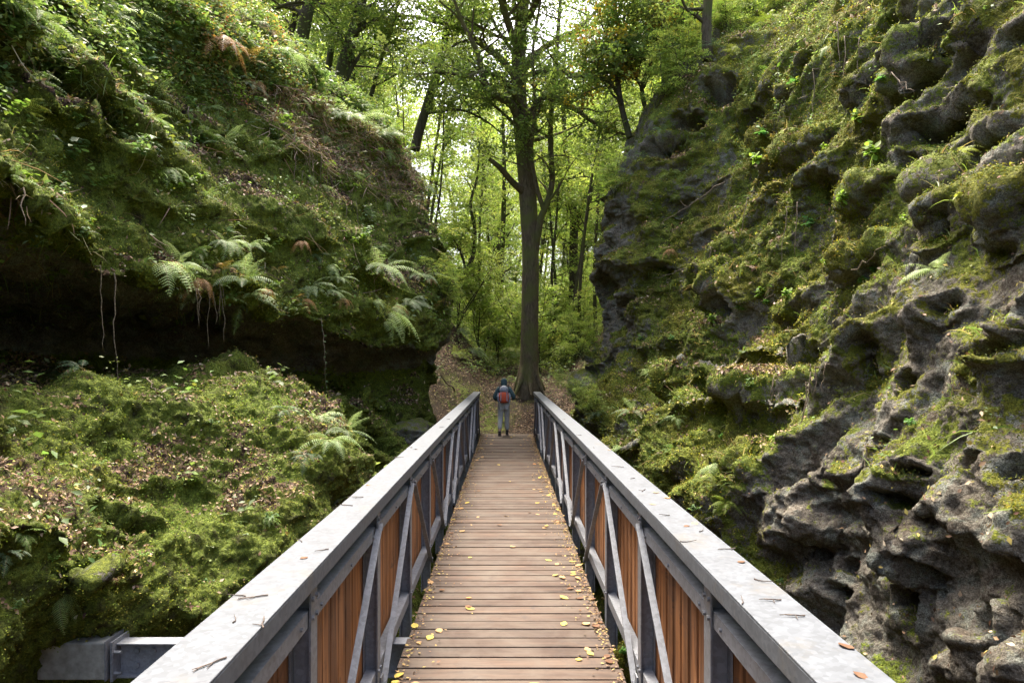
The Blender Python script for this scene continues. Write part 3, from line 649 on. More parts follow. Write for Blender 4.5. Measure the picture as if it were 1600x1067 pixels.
# ------------------------------------------------------------------ leaf clouds and scattering
LEAFT = (np.array([(0,0,0),(.27,.42,.07),(0,1,-.04),(-.27,.42,.07),(0,.5,0)], float), np.array([(0,1,4),(1,2,4),(4,2,3),(0,4,3)]))
LEAF2 = (np.array([(0,0,0),(.3,.45,.06),(0,1,0),(-.3,.45,.06)], float), np.array([(0,1,2),(0,2,3)]))
def frames(N, spin):
    """orthonormal frames whose z is N, turned by spin"""
    N = N / np.linalg.norm(N, axis=1, keepdims=True)
    a = np.where(np.abs(N[:, 2:3]) < .9, np.array([[0, 0, 1.]]), np.array([[1., 0, 0]]))
    x = np.cross(a, N); x /= np.linalg.norm(x, axis=1, keepdims=True); y = np.cross(N, x)
    c, s = np.cos(spin)[:, None], np.sin(spin)[:, None]
    return x * c + y * s, y * c - x * s, N
def stamp(tmpl, P, N, scale, spin, col):
    v, t = tmpl; X, Y, Z = frames(N, spin); k = len(v); n = len(P)
    V = P[:, None] + scale[:, None, None] * (v[None, :, 0:1] * X[:, None] + v[None, :, 1:2] * Y[:, None] + v[None, :, 2:3] * Z[:, None])
    T = (t[None] + (np.arange(n) * k)[:, None, None]).reshape(-1, 3)
    return V.reshape(-1, 3), T, np.repeat(col, k, 0)
def join(parts):
    V, T, K, n = [], [], [], 0
    for v, t, c in parts: V.append(v); T.append(t + n); K.append(c); n += len(v)
    return np.concatenate(V), np.concatenate(T), np.concatenate(K)
def rnd_unit(n, rng): v = rng.normal(size=(n, 3)); return v / np.linalg.norm(v, axis=1, keepdims=True)
def palette(n, rng, cols, jit=.25):
    c = np.array(cols)[rng.integers(0, len(cols), n)]; return np.clip(c * (1 + rng.uniform(-jit, jit, (n, 1))) * (1 + rng.uniform(-.08, .08, (n, 3))), 0, 1)

G_BEECH = [(.10,.15,.035),(.13,.18,.04),(.085,.13,.035),(.15,.19,.045),(.11,.15,.045)]
G_LIGHT = [(.17,.24,.055),(.21,.28,.065),(.14,.20,.05),(.26,.30,.08),(.18,.23,.06)]
G_DARK = [(.055,.10,.025),(.07,.12,.03),(.05,.085,.025)]

def sprays(centres, rng, per=22, rad=.38, leaf=.085, cols=G_BEECH, tilt=.35, tmpl=LEAF2):
    """flat, layered sprays of leaves, as beech carries them"""
    n = len(centres); N = np.array([0, 0, 1.]) + rng.normal(size=(n, 3)) * tilt; X, Y, Z = frames(N, rng.uniform(0, 6.28, n))
    r = rad * np.sqrt(rng.random((n, per))); r *= rng.uniform(.5, 1.2, (n, 1)); a = rng.normal(0, 1.0, (n, per))
    lx, ly = r * np.cos(a), r * np.sin(a)
    P = centres[:, None] + lx[..., None] * X[:, None] + ly[..., None] * Y[:, None] + rng.normal(0, .035, (n, per, 1)) * Z[:, None]
    P[..., 2] -= .25 * r ** 2 / rad
    Nn = np.repeat(Z[:, None], per, 1) + rng.normal(size=(n, per, 3)) * .38
    cc = np.repeat(palette(n, rng, cols, .2)[:, None], per, 1) * rng.uniform(.8, 1.2, (n, per, 1))
    m = n * per
    return stamp(tmpl, P.reshape(m, 3), Nn.reshape(m, 3), leaf * rng.uniform(.65, 1.25, m), rng.uniform(0, 6.28, m), cc.reshape(m, 3))

def wander(p, d, L, r0, r1, n, rng, w=.15, up=.05):
    pts, rad = [Vector(p)], [r0]; d = Vector(d).normalized()
    for i in range(n):
        d = (d + Vector(rng.normal(0, w, 3)) + Vector((0, 0, up))).normalized()
        pts.append(pts[-1] + d * (L / n)); rad.append(r0 + (r1 - r0) * (i + 1) / n)
    return pts, rad
def pt_on(pts, f):
    s = f * (len(pts) - 1); i = min(int(s), len(pts) - 2); return pts[i].lerp(pts[i + 1], s - i), (pts[i + 1] - pts[i]).normalized(), i
def grow_branches(limbs, rng, n_sub, sub_len, n_twig=4, twig_len=.8, f0=.3, droop=0.0, out=1.0):
    """adds branches and twigs to the given limbs; returns (tubes, spray centres)"""
    tubes, cen = [], []
    for pts, rad in limbs:
        for k in range(n_sub):
            f = f0 + (1 - f0) * (k + rng.random()) / n_sub; p, d, i = pt_on(pts, min(f, .999)); r = max(rad[i] * .5, .012)
            a = rng.uniform(0, 2 * PI); side = Vector((math.cos(a), math.sin(a), rng.uniform(-.1, .55)))
            dd = (d * rng.uniform(.1, .8) + side * out).normalized(); Lb = sub_len * rng.uniform(.55, 1.15) * (1.15 - .5 * f)
            b, br = wander(p, dd, Lb, min(r, .05 + Lb * .01), .008, 7, rng, .16, .02 - droop); tubes.append((b, br, 5))
            for t in range(n_twig):
                g = .25 + .75 * (t + rng.random()) / n_twig; q_, d2, j = pt_on(b, min(g, .999)); a2 = rng.uniform(0, 2 * PI)
                tw, tr = wander(q_, d2 + Vector((math.cos(a2), math.sin(a2), rng.uniform(-.2, .3))) * 1.1, twig_len * rng.uniform(.5, 1.2), .009, .003, 4, rng, .2, -.02)
                tubes.append((tw, tr, 3)); cen += [tw[2], tw[4]]
            cen.append(b[-1])
    return tubes, cen

def tree(name, base, trunk_parts, tubes, cen, rng, bark, label, group=None, cols=G_BEECH, per=22, rad=.4, leaf=.085, leafmat=None, tmpl=LEAF2):
    root = empty(name, base); tag(root, label, 'tree', group); mb = MB(); b0 = Vector(base)
    for pts, rd, n in trunk_parts + tubes: mb.tube([Vector(p) - b0 for p in pts], rd, n, cap=False)
    mb.build('trunk', bark, root, True)
    cc = np.array([tuple(c - b0) for c in cen]); V, T, K = sprays(cc, rng, per, rad, leaf, cols, tmpl=tmpl)
    link('crown', raw_mesh('crown', V, T, leafmat or M_CROWN, K), root); return root

def px_limb(pts, rad, y, dy=None):
    """a limb through photo pixels at distance y; dy bends it nearer or farther"""
    P = [at(x, yy, y + (dy[i] if dy else 0)) for i, (x, yy) in enumerate(pts)]
    # refine
    A = np.array([list(p) + [r] for p, r in zip(P, rad)]); tt = np.arange(len(A)); B_ = catmull(tt, A, np.linspace(0, len(A) - 1, (len(A) - 1) * 4 + 1))
    return [Vector(b[:3]) for b in B_], [b[3] for b in B_]

# the big beech at the end of the bridge
rng = np.random.default_rng(21); D = 22.0
tr = px_limb([(826,640),(826,607),(826,590),(827,560),(828,480),(829,400),(826,330),(821,260),(815,200),(810,130),(812,60),(818,-20),(815,-140),(822,-330)],
             [.46,.41,.34,.30,.275,.27,.28,.27,.26,.24,.21,.18,.14,.05], D)
parts = [(*tr, 16)]
for a in range(7):      # root flare
    an = a * .9 + .3; d = Vector((math.cos(an), math.sin(an), 0)); b = at(826, 592, D); ln = rng.uniform(.55, .95)
    parts.append(([b + d * .10 + Vector((0,0,.45)), b + d * .27 + Vector((0,0,.05)), b + d * (.26 + ln * .25) + Vector((0,0,-.25)), b + d * (.22 + ln * .5) + Vector((0,0,-.5))], [.20,.12,.07,.03], 8))
limbs = []
def L_(pts, rad, dy=None, n=9): l = px_limb(pts, rad, D, dy); parts.append((*l, n)); limbs.append(l); return l
second = L_([(836,400),(844,345),(853,322),(863,280),(860,215),(864,140),(872,50),(880,-60),(890,-200)], [.11,.11,.10,.09,.085,.08,.065,.04,.02], [0,-.3,-.4,-.5,-.5,-.4,0,.4,.8])
L_([(850,330),(838,290),(830,235),(836,170),(832,90),(845,0)], [.08,.07,.065,.06,.05,.03], [-.4,-.6,-.8,-1,-1.3,-1.6], 7)
stub = px_limb([(818,300),(800,284),(783,264),(765,249)], [.13,.10,.085,.06], D, [-.1,-.5,-.9,-1.2]); parts.append((*stub, 8))
L_([(820,215),(800,165),(775,150),(757,128),(745,80),(722,35),(700,-30)], [.16,.13,.11,.10,.08,.06,.03], [-.1,-.5,-.8,-1,-1.3,-1.6,-2])
L_([(812,130),(785,95),(755,72),(720,45),(680,35),(630,25),(560,40)], [.13,.11,.10,.08,.06,.04,.015], [0,.3,.5,.7,.9,1.1,1.3])
L_([(816,170),(790,128),(760,112),(725,120),(690,112),(650,120)], [.08,.07,.055,.045,.03,.012], [-.2,-1,-1.6,-2.3,-2.8,-3.2])
L_([(822,190),(850,152),(890,165),(925,190),(960,205),(1000,215)], [.12,.10,.08,.06,.04,.015], [-.2,-.7,-1.2,-1.7,-2.1,-2.5])
L_([(815,110),(850,75),(890,55),(930,20),(960,-20),(990,-80)], [.12,.10,.08,.06,.04,.02], [.1,.5,.9,1.4,1.8,2.2])
L_([(813,90),(795,40),(780,-10),(760,-80),(720,-160)], [.12,.11,.09,.06,.02], [-.2,-1,-1.6,-2.3,-3])
L_([(815,50),(840,0),(870,-50),(900,-120),(940,-180)], [.12,.10,.07,.05,.02], [-.2,-1.2,-2,-3,-4])
L_([(818,120),(860,110),(905,120),(950,110),(1000,90)], [.09,.07,.055,.035,.012], [-.3,-1.5,-2.5,-3.4,-4.2])
tubes, cen = grow_branches(limbs, rng, 13, 2.0, 4, .9, .25, .01)
t2, c2 = grow_branches([(tr[0][30:], tr[1][30:])], rng, 26, 2.6, 4, .9, .0); tubes += t2; cen += c2
beech = tree('beech_tree', at(826, 600, D), parts, tubes, cen, rng, M_BARK, 'large mature beech with broken side limb standing at the far end of the bridge', None, G_BEECH, 29, .5, .105)

# ------------------------------------------------------------------ other trees one can tell apart
def trunk_tree(name, px, rad, y, label, seed, n_sub=12, sub=2.2, cols=G_BEECH, extra=(), per=34, group=None, leaf=.10, f0=.3, dy=None, srad=.5):
    rng = np.random.default_rng(seed); l = px_limb(px, rad, y, dy); parts = [(*l, 9)]; limbs = [l]
    for e in extra: k = px_limb(*e); parts.append((*k, 7)); limbs.append(k)
    tubes, cen = grow_branches(limbs, rng, n_sub, sub, 4, .9, f0)
    return tree(name, tuple(l[0][0]), parts, tubes, cen, rng, M_BARK2, label, group, cols, per, srad, leaf)
trunk_tree('leaning_tree', [(648,235),(655,205),(672,150),(688,95),(700,40),(712,-40),(725,-140)], [.17,.16,.15,.14,.12,.09,.04], 23,
           'leaning dark tree rooted on the mossy slope to the left of the big beech', 31, 10, 1.8,
           extra=[([(664,178),(690,174),(720,172),(760,190),(790,215)], [.05,.045,.04,.03,.012], 23, [0,-.3,-.6,-.8,-1]), ([(688,95),(712,70),(735,62)], [.07,.05,.02], 23)])
trunk_tree('sapling', [(580,150),(592,105),(606,62),(618,20),(632,-50)], [.075,.07,.06,.05,.02], 22.5, 'thin leaning sapling on the left rim between the twin trunks and the leaning tree', 32, 9, 1.4,
           extra=[([(585,135),(610,122),(640,105),(670,95)], [.035,.03,.02,.01], 22.5)])
trunk_tree('rim_tree', [(527,165),(535,110),(550,60),(563,10),(580,-80),(590,-160)], [.22,.21,.19,.17,.12,.05], 21.5, 'thick leaning trunk on the left rim with a thinner stem beside it', 33, 12, 2.2,
           extra=[([(530,160),(545,115),(560,90),(575,60)], [.09,.08,.05,.02], 21.5)])
trunk_tree('rim_tree', [(505,150),(515,95),(522,30),(530,-40),(535,-120)], [.12,.11,.10,.08,.03], 22.5, 'slimmer upright trunk just left of the thick leaning rim trunk', 34, 10, 1.8)
trunk_tree('rim_tree', [(466,95),(474,50),(484,0),(492,-60),(498,-140)], [.20,.19,.18,.14,.05], 20.5, 'stout trunk at the top of the left slope above the grey ferns', 35, 10, 2.2)
trunk_tree('rim_tree', [(445,95),(458,40),(468,-10),(474,-100)], [.11,.10,.09,.04], 21.5, 'narrow trunk beside the stout one at the top of the left slope', 36, 8, 1.8)
trunk_tree('rim_tree', [(398,60),(404,10),(410,-40),(415,-120)], [.22,.21,.2,.1], 20, 'dark leaning trunk at the upper left edge of the forest gap', 37, 8, 2.2, extra=[([(402,30),(430,14),(470,4),(520,8)], [.08,.06,.045,.02], 20)])
trunk_tree('forked_tree', [(893,610),(894,540),(896,470),(896,400),(897,345),(890,290),(884,235),(880,150),(884,60)], [.24,.23,.21,.2,.19,.14,.12,.09,.04], 31, 'slender forked tree behind the big beech close to the right rock', 38, 12, 2.2, G_LIGHT,
           extra=[([(898,350),(915,310),(928,268),(938,240),(945,180)], [.14,.13,.11,.09,.04], 31), ([(897,335),(875,310),(868,296)], [.05,.04,.02], 31)])
trunk_tree('right_rim_tree'.replace('right_', ''), [(1106,95),(1104,40),(1108,-20),(1112,-120)], [.13,.12,.11,.06], 16.5, 'dark straight trunk on top of the right cliff beside bright ferns', 39, 8, 1.6, G_LIGHT, leaf=.07)
trunk_tree('cliff_tree', [(984,215),(972,170),(965,120),(968,60),(960,0),(965,-80)], [.09,.08,.075,.065,.05,.02], 18.5, 'curved small tree growing from the rim of the right cliff', 40, 12, 1.5, G_BEECH + [(.28,.22,.03),(.30,.16,.03)],
           extra=[([(968,150),(950,128),(930,120),(905,100)], [.05,.045,.03,.01], 18.5), ([(966,90),(985,50),(1000,10),(1010,-40)], [.05,.04,.03,.015], 18.5)], f0=.15)
trunk_tree('cliff_tree', [(1012,180),(1003,140),(1020,90),(1035,40),(1045,-20)], [.07,.06,.05,.04,.02], 18.5, 'thin crooked sapling behind the curved cliff tree', 41, 10, 1.4, G_BEECH + [(.25,.24,.03)],
           extra=[([(1003,140),(985,100),(980,60)], [.04,.03,.01], 18.5)], f0=.15)
trunk_tree('rim_tree', [(1058,130),(1060,80),(1052,30),(1062,-30),(1070,-110)], [.10,.09,.085,.07,.03], 19.5, 'leafy tree on the rim between the curved cliff tree and the straight trunk', 45, 13, 2.0, G_BEECH + G_LIGHT, extra=[([(1060,80),(1085,45),(1110,20),(1140,10)], [.05,.045,.03,.01], 19.5)], f0=.2)
trunk_tree('bent_tree', [(712,450),(728,425),(740,395),(742,360),(735,320),(745,280),(750,220)], [.10,.09,.08,.07,.06,.045,.02], 26, 'crooked bare-stemmed bush at the foot of the left bank below the leaning tree', 42, 10, 1.3, G_LIGHT,
           extra=[([(728,425),(722,400),(712,380)], [.05,.04,.015], 26)], f0=.4)
trunk_tree('dark_trunk_tree', [(780,560),(781,500),(783,430),(786,350),(788,270),(786,180),(790,100)], [.15,.14,.13,.12,.1,.07,.03], 33, 'straight dark trunk just left of the big beech and behind it', 43, 12, 2.2, G_LIGHT)
trunk_tree('young_beech', [(862,560),(866,500),(862,430),(868,360),(872,300),(870,240)], [.07,.06,.06,.05,.04,.02], 29, 'young beech between the big beech and the forked tree', 44, 14, 1.5, G_LIGHT, f0=.15)

# ------------------------------------------------------------------ forest beyond: a few built trees, copied
def forest_proto(seed, H, r, f0, n_sub, sub, cols, leaf, per, srad):
    rng = np.random.default_rng(seed); pts, rd = wander((0, 0, -.5), (rng.normal(0, .05), rng.normal(0, .05), 1), H, r, .03, 14, rng, .035, .03)
    tubes, cen = grow_branches([(pts, rd)], rng, n_sub, sub, 4, 1.1, f0)
    return tree('forest_tree', (0, 0, 0), [(pts, rd, 8)], tubes, cen, rng, M_BARK2, 'slender green tree standing in the forest beyond the gorge', 'trees of the forest beyond the gorge', cols, per, srad, leaf)
protos = [forest_proto(51, 19, .20, .22, 60, 3.0, G_LIGHT, .17, 34, .8), forest_proto(52, 17, .16, .15, 60, 2.8, G_BEECH + G_LIGHT, .17, 34, .8),
          forest_proto(53, 21, .24, .3, 60, 3.2, G_LIGHT, .18, 34, .85), forest_proto(54, 15, .12, .1, 54, 2.6, G_LIGHT + [(.28,.30,.04)], .16, 34, .75)]
slim = [forest_proto(55, 16, .10, .45, 26, 1.9, G_LIGHT, .13, 26, .6), forest_proto(56, 13, .075, .4, 22, 1.7, G_LIGHT, .12, 26, .6)]
for t_ in slim: t_['label'] = 'slim pole tree with a small crown in the forest beyond the gorge'; t_['group'] = 'slim pole trees of the forest'
sap_p = []
for sd_ in (61, 62, 63):
    rng = np.random.default_rng(sd_); tubes, cen, parts = [], [], []
    for k in range(4):
        a = rng.uniform(0, 6.28); pts, rd = wander((0, 0, -.2), (math.cos(a) * .3, math.sin(a) * .3, 1), rng.uniform(2.6, 4.6), .035, .01, 8, rng, .1, .05); parts.append((pts, rd, 5))
        t, c = grow_branches([(pts, rd)], rng, 9, 1.2, 3, .5, .15); tubes += t; cen += c
    sap_p.append(tree('understory_bush', (0, 0, 0), parts, tubes, cen, rng, M_BARK2, 'bright green young bush growing on the valley floor', 'bushes on the valley floor beyond the bridge', G_LIGHT, 26, .45, .10))
    sap_p[-1]['category'] = 'bush'
pr = random.Random(5); spots = []
tries = 0
while len(spots) < 64 and tries < 4000:
    tries += 1; y = 27 + 55 * pr.random() ** .9; x = pr.uniform(-1, 1) * (8 + y * .48) + .5
    if y < 34 and -2 < x < 4: continue
    if 645 < CX + x * F / y < 755 and y < 75: continue
    if min([math.hypot(x - a, y - b) for a, b in spots] + [99]) < 2.4 + y * .012: continue
    spots.append((x, y))
for i, (x, y) in enumerate(spots):
    p = protos[i % 4]; o = p if i < 4 else copy_tree(p)
    z = float(ground_z(np.array([[x]]), np.array([[y]]))[0, 0]); o.location = (x, y, z); s = pr.uniform(.8, 1.15); o.scale = (s, s, s * pr.uniform(.95, 1.1)); o.rotation_euler = (0, 0, pr.uniform(0, 6.28))
sl = []
tries = 0
while len(sl) < 34 and tries < 3000:
    tries += 1; y = pr.uniform(26, 52); x = pr.uniform(-1, 1) * (3 + (y - 22) * .4) + .6
    if min([math.hypot(x - a, y - b) for a, b in sl] + [99]) < 1.1: continue
    sl.append((x, y))
for i, (x, y) in enumerate(sl):
    o = slim[i] if i < 2 else copy_tree(slim[i % 2]); z = float(ground_z(np.array([[x]]), np.array([[y]]))[0, 0])
    o.location = (x, y, z); s = pr.uniform(.75, 1.1); o.scale = (s, s, s); o.rotation_euler = (pr.uniform(-.09, .09), pr.uniform(-.09, .09), pr.uniform(0, 6.28))
sp = []
tries = 0
while len(sp) < 52 and tries < 4000:
    tries += 1; y = pr.uniform(24.5, 44); x = pr.uniform(-1, 1) * (2.5 + (y - 22) * .42) + .6 + (y - 22) * .03
    if min([math.hypot(x - a, y - b) for a, b in sp] + [99]) < 1.2: continue
    if math.hypot(x - .7, y - 22) < 2.5: continue
    sp.append((x, y))
for i, (x, y) in enumerate(sp):
    p = sap_p[i % 3]; o = p if i < 3 else copy_tree(p)
    z = float(ground_z(np.array([[x]]), np.array([[y]]))[0, 0]); o.location = (x, y, z); s = pr.uniform(.55, 1.1); o.scale = (s, s, s); o.rotation_euler = (0, 0, pr.uniform(0, 6.28))
# the far wood, too dense to count
rng = np.random.default_rng(77); n = 15000
fy = rng.uniform(62, 95, n); fx = rng.uniform(-1, 1, n) * (12 + fy * .6); gz = ground_z(fx[None], fy[None])[0]
fz = gz + 22 * rng.random(n) ** 1.1 * (1 + .25 * np.sin(fx * .35) + .2 * np.sin(fx * .9 + 2))
V, T, K = sprays(np.stack([fx, fy, fz], 1), rng, 16, 1.5, .34, G_LIGHT)
tag(link('far_forest', raw_mesh('far_forest', V, T, M_CROWN, K)), kind='stuff')

# ------------------------------------------------------------------ what grows and lies on the rock
SURF = {}
def add_surface(key, P, N, moss, lit):
    q = P.reshape(-1, 3); n = N.reshape(-1, 3); px, py = proj(q)
    a = np.linalg.norm(np.gradient(P, axis=0), axis=-1) * np.linalg.norm(np.gradient(P, axis=1), axis=-1)
    vd = np.array([0, 0, EYE]) - q; dist = np.linalg.norm(vd, axis=1); fac = (n * vd).sum(1) / dist
    SURF[key] = dict(q=q, n=n, px=px, py=py, area=a.ravel(), dist=dist, fac=fac, moss=moss, lit=lit)
add_surface('R', R, RN, RM, RL); add_surface('L', L, LN, LM, LL); add_surface('G', G, GN, gm, gl)
zb = np.full((340, 230), 1e3)
for s in SURF.values():
    ok = (s['q'][:, 1] > .5) & (s['px'] > -20) & (s['px'] < 1620) & (s['py'] > -20) & (s['py'] < 1087)
    i = ((s['px'] + 20) / 1640 * 339).clip(0, 339).astype(int); j = ((s['py'] + 20) / 1107 * 229).clip(0, 229).astype(int)
    s['in'] = ok; s['ij'] = (i, j); np.minimum.at(zb, (i[ok], j[ok]), s['q'][ok, 1])
for s in SURF.values():
    s['vis'] = s['in'] & (s['q'][:, 1] < zb[s['ij']] * 1.05 + .15) & (s['fac'] > -.25)
def sample(key, n, wfun, rng, power=2.0, seen=True):
    s = SURF[key]; w_ = s['area'] * np.clip(wfun(s), 0, None) / np.maximum(s['dist'], 3) ** power
    w_ = w_ * (s['vis'] if seen else 1); tot = w_.sum()
    if tot <= 0: return np.zeros(0, int)
    return np.searchsorted(np.cumsum(w_ / tot), rng.random(n)).clip(0, len(w_) - 1)
def pick(px, py, keys='LRG'):
    best = None
    for k in keys:
        s = SURF[k]; m = s['vis'] & (np.hypot(s['px'] - px, s['py'] - py) < 7)
        if m.any():
            i = np.where(m)[0]; j = i[np.argmin(s['q'][i, 1])]
            if best is None or s['q'][j, 1] < best[0][1]: best = (s['q'][j], s['n'][j])
    return best

rng = np.random.default_rng(101)
MOSS_C = {'R': [(.19,.20,.022),(.13,.16,.02),(.30,.29,.035),(.09,.11,.016),(.15,.13,.022)], 'L': [(.15,.21,.025),(.11,.165,.02),(.24,.29,.04),(.08,.12,.018),(.18,.18,.03)],
          'G': [(.11,.17,.02),(.16,.23,.03),(.08,.12,.02)]}
for key, cnt in (('R', 150000), ('L', 150000), ('G', 26000)):
    i = sample(key, cnt, lambda s: (s['moss'] > .5) * (s['moss'] - .35 + .4 * np.clip(s['n'][:, 2], 0, 1)), rng, 1.6)
    s = SURF[key]; n = len(i); sc = rng.uniform(.011, .024, n) * np.clip(s['dist'][i] / 7, .75, 2.2)
    P = s['q'][i] + rng.normal(0, .02, (n, 3)); N = s['n'][i] * .7 + rnd_unit(n, rng)
    tone = ((.62 + .75 * sstep(-.3, .4, fbm(P, .9, 2, seed=401))) * (.8 + .4 * sstep(-.3, .3, fbm(P, 4.0, 2, seed=409))))[:, None] * (1 + np.array([.25, .0, -.1]) * fbm(P, .6, 2, seed=410)[:, None])
    V, T, K = stamp(LEAF2, P - N * .004, N, sc, rng.uniform(0, 6.28, n), palette(n, rng, MOSS_C[key], .2) * tone)
    tag(link('moss', raw_mesh('moss', V, T, M_MOSS, K)), kind='stuff')
LIT_C = [(.17,.10,.055),(.12,.07,.035),(.32,.21,.12),(.42,.29,.18),(.50,.40,.28),(.10,.05,.03),(.28,.19,.11),(.45,.36,.10)]
for key, cnt in (('R', 8000), ('L', 19000), ('G', 9000)):
    i = sample(key, cnt, lambda s: np.clip(s['lit'] + fbm(s['q'] * 1.0, 3, 1, seed=402) * .5 - .22, 0, 1) * (s['n'][:, 2] > .25) + .008 * (s['n'][:, 2] > .2) + .5 * (key == 'L') * (np.hypot((s['px'] - 540) / 130, (s['py'] - 215 - (s['px'] - 540) * .5) / 45) < 1), rng, 1.5)
    s = SURF[key]; n = len(i); P = s['q'][i] + s['n'][i] * .012; N = s['n'][i] + rng.normal(size=(n, 3)) * .45
    V, T, K = stamp(LEAFT, P, N, rng.uniform(.026, .066, n) * np.clip(s['dist'][i] / 9, .8, 1.5), rng.uniform(0, 6.28, n), palette(n, rng, LIT_C, .3) * (.5 if key == 'G' else .85))
    tag(link('leaf_litter', raw_mesh('leaf_litter', V, T, M_LITTER, K)), kind='stuff')

# low leafy undergrowth: sprigs of small leaves
def sprig_cloud(P, N, rng, per, rad, leaf, cols, up=.5):
    n = len(P); A = N * .6 + np.array([0, 0, up]) + rng.normal(size=(n, 3)) * .25; A /= np.linalg.norm(A, axis=1, keepdims=True)
    t = rng.random((n, per)); off = rng.normal(size=(n, per, 3)) * rad * .45
    Q = P[:, None] + A[:, None] * (t * rad * 1.6)[..., None] + off
    M = np.array([0, 0, 1.]) + rng.normal(size=(n, per, 3)) * .45 + N[:, None] * .4
    cc = np.repeat(palette(n, rng, cols, .25)[:, None], per, 1) * rng.uniform(.75, 1.25, (n, per, 1)); m = n * per
    sc = np.repeat(leaf * rng.choice([.5, .7, 1.0, 1.0, 1.5], n) * rng.uniform(.85, 1.15, n), per) * rng.uniform(.6, 1.2, m)
    return stamp(LEAFT, Q.reshape(m, 3), M.reshape(m, 3), sc, rng.uniform(0, 6.28, m), cc.reshape(m, 3))
UND = [(.12,.20,.05),(.17,.26,.07),(.09,.15,.05),(.23,.30,.09),(.15,.21,.10)]
def w_left(s):
    q = s['q']; up = sstep(0, 1, (70 + s['px'] * .34 - s['py']) / 70) * (1 - .85 * (np.hypot((s['px'] - 540) / 130, (s['py'] - 215 - (s['px'] - 540) * .5) / 45) < 1)) * (.25 + 1.1 * (fbm(q, .8, 2, seed=404) > -.15))          # the planted rim and upper slope
    return (.012 + up * 1.3 + .10 * (fbm(q, .7, 2, seed=403) > .25)) * (q[:, 2] > 2.6) * (s['fac'] > -.1) + .012 * (s['n'][:, 2] > .3) * (s['moss'] > .6)
V1 = []
i = sample('L', 3300, w_left, rng, 1.3); s = SURF['L']
V1.append(sprig_cloud(s['q'][i], s['n'][i], rng, 9, .15, .078, UND + [(.20,.24,.05)]))
i = sample('L', 260, lambda s: w_left(s) * (np.hypot(s['px'] - 350, s['py'] - 90) < 110), rng, 1.3)
V1.append(sprig_cloud(s['q'][i], s['n'][i], rng, 12, .14, .06, [(.34,.20,.06),(.30,.13,.06),(.36,.28,.08)]))
tag(link('undergrowth', raw_mesh('undergrowth', *join(V1)[:2], M_LEAF, join(V1)[2])), kind='stuff')
V1 = []
i = sample('R', 1300, lambda s: .05 * (s['moss'] > .55) + (s['q'][:, 1] > 12) * (s['n'][:, 2] > .2) * (s['q'][:, 2] > 6) * 1.2 + .5 * (np.hypot(s['px'] - 1150, s['py'] - 90) < 120) + .4 * (np.hypot(s['px'] - 960, s['py'] - 620) < 110) * (s['n'][:, 2] > .1), rng, 1.3); s = SURF['R']
V1.append(sprig_cloud(s['q'][i], s['n'][i], rng, 7, .09, .045, UND + [(.22,.26,.04)]))
tag(link('undergrowth', raw_mesh('undergrowth', *join(V1)[:2], M_LEAF, join(V1)[2])), kind='stuff')
V1 = []
i = sample('G', 8000, lambda s: (.16 + sstep(22.5, 27, s['q'][:, 1]) * 1.1 + .9 * (s['px'] < 790) * (s['py'] < 600) + .25 * (s['px'] > 850)) * (s['q'][:, 1] > 21), rng, 1.1); s = SURF['G']
V1.append(sprig_cloud(s['q'][i], s['n'][i], rng, 10, .28, .085, G_LIGHT + UND))
tag(link('undergrowth', raw_mesh('undergrowth', *join(V1)[:2], M_LEAF, join(V1)[2])), kind='stuff')

# grass blades and thin stems on the slopes
BLADE = (np.array([(-.02,0,0),(.02,0,0),(.018,.4,.10),(-.018,.4,.10),(.010,.75,.10),(-.010,.75,.10),(0,1,.02)], float), np.array([(0,1,2),(0,2,3),(3,2,4),(3,4,5),(5,4,6)]))
for key, cnt, wf in (('L', 9000, lambda s: (.10 + sstep(0, 1, (140 + s['px'] * .34 - s['py']) / 120)) * (s['q'][:, 2] > 2.7)), ('R', 5000, lambda s: (s['moss'] > .55) * (.4 + (s['q'][:, 1] > 10))), ('G', 4000, lambda s: 1.0 * (s['q'][:, 1] > 20.5))):
    i = sample(key, cnt, lambda s: wf(s) * np.clip(.2 + fbm(s['q'], 1.4, 2, seed=407), 0, 1), rng, 1.5); s = SURF[key]; n = len(i)
    Yd = s['n'][i] * .8 + np.array([0, 0, .5]) + rng.normal(size=(n, 3)) * .5; Yd /= np.linalg.norm(Yd, axis=1, keepdims=True)
    Zd = np.cross(Yd, rnd_unit(n, rng)); Zd /= np.linalg.norm(Zd, axis=1, keepdims=True); Xd = np.cross(Yd, Zd); sc = rng.uniform(.08, .26, n)
    v = BLADE[0]; V = s['q'][i][:, None] + sc[:, None, None] * (v[None, :, 0:1] * Xd[:, None] + v[None, :, 1:2] * Yd[:, None] + v[None, :, 2:3] * Zd[:, None])
    V[..., 2] -= (v[None, :, 1] ** 2) * sc[:, None] * rng.uniform(.2, .7, (n, 1))
    T = (BLADE[1][None] + (np.arange(n) * 7)[:, None, None]).reshape(-1, 3); K = np.repeat(palette(n, rng, [(.15,.22,.05),(.10,.17,.04),(.30,.26,.12),(.22,.16,.08),(.18,.25,.07)], .25), 7, 0)
    tag(link('grass', raw_mesh('grass', V.reshape(-1, 3), T, M_LEAF, K)), kind='stuff')

